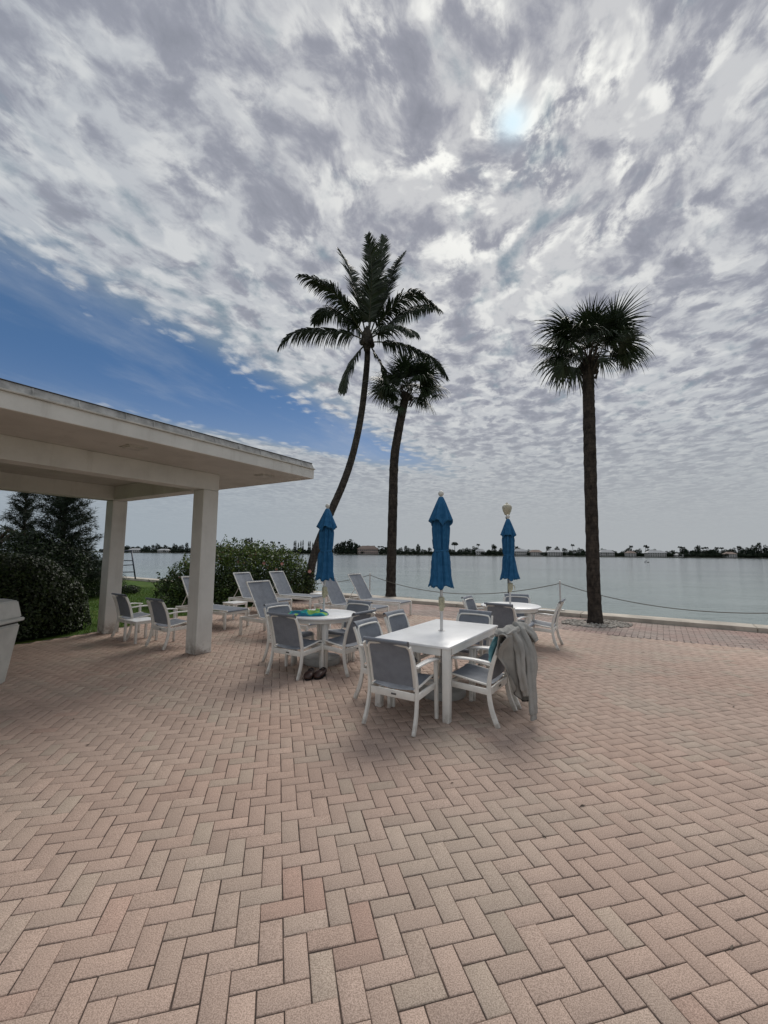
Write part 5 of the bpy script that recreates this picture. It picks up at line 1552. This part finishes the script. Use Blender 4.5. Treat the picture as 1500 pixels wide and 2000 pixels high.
def build_far_shore():
    bm = bmesh.new(); xs = list(range(-1500, 1600, 60)); a = []; b = []; c = []; d = []
    for x in xs:
        y = shore_y(x)+3*math.sin(x*0.013); a.append(bm.verts.new((x, y, WATER_Z-1.0))); b.append(bm.verts.new((x, y+0.5, WATER_Z+0.9))); c.append(bm.verts.new((x, y+60, WATER_Z+1.6))); d.append(bm.verts.new((x*1.3, y+900, WATER_Z+2.0)))
    for r1, r2 in ((a, b), (b, c), (c, d)):
        for i in range(len(xs)-1): bm.faces.new((r1[i], r1[i+1], r2[i+1], r2[i]))
    tag(from_bm('far_bank', bm, M['farland']), kind='structure')
    # crown prototypes
    def crown(name, blobs, n, size, tone):
        P_, N_ = blob_points(blobs, n, 0.45)
        me_o = leaves('crown', P_, N_, size, tones(len(P_), tone, 0.3, light=((0.045, 0.058, 0.028), 0.12)), None, M['farleaf'], 0.8, 0.9)
        return me_o
    protos = []
    def tree_proto(kind):
        root = bpy.data.objects.new(kind[0], None); COL.objects.link(root)
        _, blobs, n, size, th, tr, label, tone = kind
        o = crown('crown', blobs, n, size, tone); o.parent = root
        bm = bmesh.new(); sweep(bm, [(0, 0, -0.5), (0, 0, th)], circ(tr, 6)); from_bm('trunk', bm, M['fartrunk'], root)
        tag(root, label, 'tree'); return root
    T0 = (0.022, 0.033, 0.022)
    kinds = [('shore_tree', [(0, 0, 4.2, 5, 4, 3.2), (2.5, 0, 5.5, 3, 3, 2.4), (-3, 0, 3.8, 3.2, 3, 2.6), (0, 0, 2.2, 6.0, 4, 2.4)], 900, 1.0, 5, 0.35, 'rounded dark tree on the far shore', T0),
             ('shore_tree', [(0, 0, 5.2, 3.6, 3.5, 3.6), (1.5, 0, 7.6, 2.4, 2.4, 2.0), (0, 0, 2.0, 4.5, 4, 2.2)], 800, 0.95, 6, 0.3, 'rounded dark tree on the far shore', T0),
             ('shore_tree', [(0, 0, 2.5, 7, 4, 2.6), (4, 0, 3.4, 3.6, 3, 2.4), (-4.5, 0, 3.0, 3.5, 3, 2.2)], 900, 1.0, 3, 0.3, 'low spreading tree on the far shore', T0),
             ('cypress_tree', [(0, 0, 6.5, 1.2, 1.2, 6.4), (0.3, 0, 3.5, 1.6, 1.5, 3.6), (-0.2, 0, 10.5, 0.7, 0.7, 3.2)], 700, 0.7, 6, 0.25, 'tall narrow columnar tree on the far shore', T0),
             ('shore_palm', None, 0, 0, 0, 0, 'small palm with a round head on the far shore', T0),
             ('umbrella_tree', [(0, 0, 11.5, 5.2, 4, 1.5), (2, 0, 10.8, 4, 3, 1.2), (-2.5, 0, 10.7, 3.5, 3, 1.1)], 700, 0.9, 11, 0.45, 'flat topped umbrella shaped tree on the far shore', T0)]
    ps = []
    for kd in kinds:
        if kd[0] != 'shore_palm': ps.append(tree_proto(kd)); continue
        root = bpy.data.objects.new('shore_palm', None); COL.objects.link(root); T = []; tone = []; r_ = random.Random(2)
        for k in range(26):
            a = k*2.4; z = r_.uniform(-0.35, 0.9); d = Vector((math.cos(a), math.sin(a), z)).normalized(); L = r_.uniform(2.0, 2.8); c0 = Vector((0, 0, 9.4)); e = c0+d*L+Vector((0, 0, -0.9)); m_ = c0+d*L*0.6
            sd = d.cross(Vector((0, 0, 1))).normalized()*0.42
            T += [c0, m_-sd, m_+sd, m_-sd, e, m_+sd]; tone += [T0, T0]
            up_ = Vector((0, 0, 0.4)); T += [c0, m_-up_, m_+up_, m_-up_, e, m_+up_]; tone += [T0, T0]
        o = tris_obj('crown', T, tone, M['farleaf'], root)
        bm = bmesh.new(); sweep(bm, [(0, 0, -0.5), (0.15, 0, 5), (0, 0, 9.5)], circ(0.20, 6)); from_bm('trunk', bm, M['fartrunk'], root)
        tag(root, kd[6], 'palm tree'); ps.append(root)
    used = [False]*len(ps)
    GR = ['rounded trees lining the far shore', 'rounded trees lining the far shore', 'low trees lining the far shore', 'columnar trees on the far shore', 'palms on the far shore', None]
    def put(ki, x, y, s, sz=None, label=None):
        o = ps[ki] if not used[ki] else copy_tree(ps[ki]); used[ki] = True
        o.location = (x, y, WATER_Z+1.0); o.scale = (s, s, (sz or s)); o.rotation_euler = (0, 0, rnd.uniform(0, 6.28))
        if label: o['label'] = label
        elif kinds[ki][6]: o['label'] = kinds[ki][6]
        if GR[ki]: o['group'] = GR[ki]
        return o
    used_px = []
    # continuous tree line
    x = 205.0
    while x < 1640:
        Yw = shore_y(px_at(x, 620)); Y = Yw+rnd.uniform(17, 45)
        k = rnd.choice((0, 0, 1, 2, 2)); hs = 0.80 if x < 450 else (0.62 if x < 620 else 0.85)
        hs *= float(np.interp(x, [600, 800, 1000, 1300, 1500], [1, 1.05, 0.85, 0.95, 1.1]))
        if 655 < x < 700: hs *= 1.0
        put(k, px_at(x, Y), Y, rnd.uniform(0.85, 1.15), 1.95*hs*rnd.uniform(0.6, 1.25)); x += rnd.uniform(6.0, 11.5)
    x = 200.0
    while x < 1640:    # low bank growth filling the gaps at the waterline
        Yw = shore_y(px_at(x, 620)); Y = Yw+rnd.uniform(10, 17)
        put(2, px_at(x, Y), Y, rnd.uniform(0.7, 1.0), rnd.uniform(0.7, 1.15)); x += rnd.uniform(7.5, 12)
    # tall columnar groups
    for (px_, hh) in ((481, 1.65), (486, 1.8), (491, 1.9), (575, 1.5), (578, 1.55), (583, 1.3), (588, 1.5), (592, 1.6), (603, 1.45), (606, 1.5), (611, 1.3), (616, 1.3)):
        Y = shore_y(px_at(px_, 640))+22; put(3, px_at(px_, Y), Y, 2.0 if px_ < 500 else 1.05, hh*1.05)
    # the big round tree
    for (px_, s, sz) in ((663, 2.0, 1.45), (678, 2.6, 1.75), (690, 2.3, 1.55), (700, 1.6, 1.2)):
        Y = 655+rnd.uniform(10, 20); put(0, px_at(px_, Y), Y, s*0.75, sz*1.7, 'one of the broad rounded trees rising highest above the pink villa')
    for i, px_ in enumerate((455, 497, 503, 512, 521, 530, 534, 545, 552, 721, 730, 741, 752, 747, 935, 966, 968, 1003, 1010, 1075, 1120, 1160, 1234, 1262, 1266, 1330, 1336, 1375, 1382, 1402, 1411, 1445, 1480)):
        Y = shore_y(px_at(px_, 620))+rnd.uniform(14, 30); hs = 1.45 if px_ < 600 else (1.15 if px_ < 900 else 1.25)
        put(4, px_at(px_, Y), Y, 1.0 if px_ < 600 else 1.25, hs*1.15*rnd.uniform(0.82, 1.12))
    Y = shore_y(px_at(889, 620))+12; put(5, px_at(889, Y), Y, 0.95, 1.5, 'flat topped umbrella shaped tree on the far shore')
    # houses
    HS = [(697, 740, 1066, 1081, 'pinkish two storey villa on the far shore near the big round tree', M['farwall2'], M['farroof2']),
          (930, 948, 1072, 1084, 'small grey roofed house on the far shore left of the middle umbrella', M['farwall'], M['farroof']),
          (1004, 1030, 1072, 1086, 'pale house on the far shore right beside the lamp umbrella', M['farwall'], M['farroof']),
          (1036, 1060, 1074, 1087, 'low pale house on the far shore with a grey roof and long porch', M['farwall'], M['farroof2']),
          (1070, 1100, 1074, 1086, 'white roofed house on the far shore left of the right palm trunk', M['farwall'], M['farroof']),
          (1172, 1201, 1074, 1088, 'pale two storey house on the far shore just right of the palm trunk', M['farwall'], M['farroof']),
          (1226, 1243, 1076, 1089, 'narrow pale house on the far shore behind the floating birds', M['farwall'], M['farroof2']),
          (1264, 1303, 1075, 1089, 'wide white roofed house on the far shore', M['farwall'], M['farroof']),
          (1322, 1335, 1081, 1090, 'small white boathouse at the far waterline', M['farwall'], M['farroof']),
          (1420, 1440, 1078, 1091, 'pale house among trees near the right end of the far shore', M['farwall'], M['farroof2']),
          (250, 275, 1071, 1079, 'small pale house at the left of the far shore', M['farwall'], M['farroof']),
          (306, 330, 1072, 1080, 'long low house at the left of the far shore among trees', M['farwall'], M['farroof'])]
    for (x0, x1, y0, y1, lab, wm, rm) in HS:
        Y = shore_y(px_at((x0+x1)/2, 620))+7.0; A = at(x0, y1, Y); B = at(x1, y0, Y); w = B.x-A.x; zb = WATER_Z+0.8; h = B.z-zb
        cx_ = (A.x+B.x)/2; root = empty('shore_house', (cx_, Y, zb), 0, lab, 'house')
        wh = h*0.62
        bm = bmesh.new(); box(bm, (0, 4, wh/2), (w*0.92, 8, wh)); from_bm('wall', bm, wm, root)
        bm = bmesh.new(); vs = [bm.verts.new(v) for v in ((-w/2, -0.6, wh), (w/2, -0.6, wh), (w/2, 8.6, wh), (-w/2, 8.6, wh), (-w*0.28, 4, h), (w*0.28, 4, h))]
        for f in ((0, 1, 5, 4), (2, 3, 4, 5), (1, 2, 5), (3, 0, 4), (3, 2, 1, 0)): bm.faces.new([vs[q] for q in f])
        from_bm('roof', bm, rm, root)
        nw = max(2, int(w/3.2)); ns = 2 if wh > 4.5 else 1
        for s in range(ns):
            for k in range(nw):
                xx = -w*0.46+w*0.92*(k+0.5)/nw; zz = wh*(s+0.5)/ns
                bm = bmesh.new(); box(bm, (xx, -0.02, zz), (w*0.92/nw*0.5, 0.08, wh/ns*0.5)); from_bm('window', bm, M['farglass'], root)
    # moored sailing boat and docks
    Y = shore_y(px_at(651, 620))-6; p = at(651, 1082, Y); p.z = WATER_Z
    root = empty('sailing_boat', tuple(p), 0, 'white sailing boat with a bare mast moored off the far shore', 'boat')
    bm = bmesh.new(); rings = []
    for (x, w, z0) in ((-5, 0.9, 0.2), (-3, 1.3, 0), (0, 1.5, -0.1), (3, 1.1, 0), (5.5, 0.1, 0.5)):
        rings.append([bm.verts.new(v) for v in ((x, -w, 1.1), (x, -w*0.6, z0), (x, w*0.6, z0), (x, w, 1.1))])
    for i in range(4):
        for k in range(4): bm.faces.new((rings[i][k], rings[i][(k+1) % 4], rings[i+1][(k+1) % 4], rings[i+1][k]))
    bm.faces.new(rings[0]); bm.faces.new(rings[-1][::-1]); from_bm('hull', bm, M['bin'], root)
    bm = bmesh.new(); box(bm, (-0.5, 0, 1.4), (3.5, 1.6, 0.6)); from_bm('cabin', bm, M['bin'], root)
    bm = bmesh.new(); sweep(bm, [(0.8, 0, 1.0), (0.8, 0, 15.0)], circ(0.13, 6)); from_bm('mast', bm, M['pole'], root)
    for i, (px_, w) in enumerate(((1045, 26), (1110, 18), (715, 22), (1250, 20))):
        Y = shore_y(px_at(px_, 620))-7; root = empty('boat_dock', (px_at(px_, Y), Y, WATER_Z), 0, ['pale dock along the far waterline left of the right palm', 'short pale dock near the white roofed house on the far shore', 'pale dock below the pink villa', 'pale dock behind the floating birds'][i], 'dock')
        bm = bmesh.new(); box(bm, (0, 0, 1.0), (w, 2.5, 0.25)); from_bm('deck', bm, M['farwall'], root)
        for k in range(int(w/4)+1):
            bm = bmesh.new(); box(bm, (-w/2+0.3+k*4, -1.0, 0.4), (0.3, 0.3, 2.4)); from_bm('piling', bm, M['fartrunk'], root)
    # two birds on the water
    for i, (x, y) in enumerate(((1260, 1098.3), (1265.3, 1098.6))):
        d = px_ray(x, y); k = (WATER_Z-CAM_H)/d.z; p = Vector((d.x*k, d.y*k, WATER_Z))
        s = 1.0; bm = bmesh.new(); bmesh.ops.create_icosphere(bm, subdivisions=2, radius=1.0)
        for v in bm.verts:
            c = v.co.copy(); v.co = Vector((c.x*0.42*(1-0.25*c.x), c.y*0.20, 0.12+c.z*0.20))
        sweep(bm, catmull([(0.30, 0, 0.2), (0.38, 0, 0.45), (0.36, 0, 0.68), (0.42, 0, 0.74)], 4), circ(0.05, 8)); box(bm, (0.60, 0, 0.70), (0.34, 0.04, 0.05))
        o = from_bm('water_bird', bm, M['black'], None, smooth=True); o.location = p; o.rotation_euler = (0, 0, (0.4, 2.6)[i])
        tag(o, ['left of two dark birds floating far out on the water', 'right of two dark birds floating far out on the water'][i], 'bird', 'birds floating on the water')
build_far_shore()

# ------------------------------------------------------------------ dry leaf bits blown over the paving
def build_litter():
    r_ = random.Random(21); T = []; tone = []
    for k in range(46):
        x, y = r_.uniform(-3.5, 6.5), r_.uniform(1.7, 8.5)
        if wall_d(x, y, B0) > 0: continue
        a = r_.uniform(0, 6.28); l = r_.uniform(0.008, 0.026); w = l*r_.uniform(0.2, 0.5); c, s_ = math.cos(a), math.sin(a)
        p = [Vector((x-c*l, y-s_*l, 0.004)), Vector((x-s_*w, y+c*w, 0.006+r_.random()*0.006)), Vector((x+c*l, y+s_*l, 0.005)), Vector((x+s_*w, y-c*w, 0.004))]
        T += [p[0], p[1], p[2], p[0], p[2], p[3]]; t_ = r_.uniform(0.5, 1.4); tone += [(0.07*t_, 0.045*t_, 0.028*t_)]*2
    o = tris_obj('leaf_litter', T, tone, M['leaf'], None); tag(o, 'scattered dry leaf bits lying on the herringbone paving', 'leaves', kind='stuff')
build_litter()
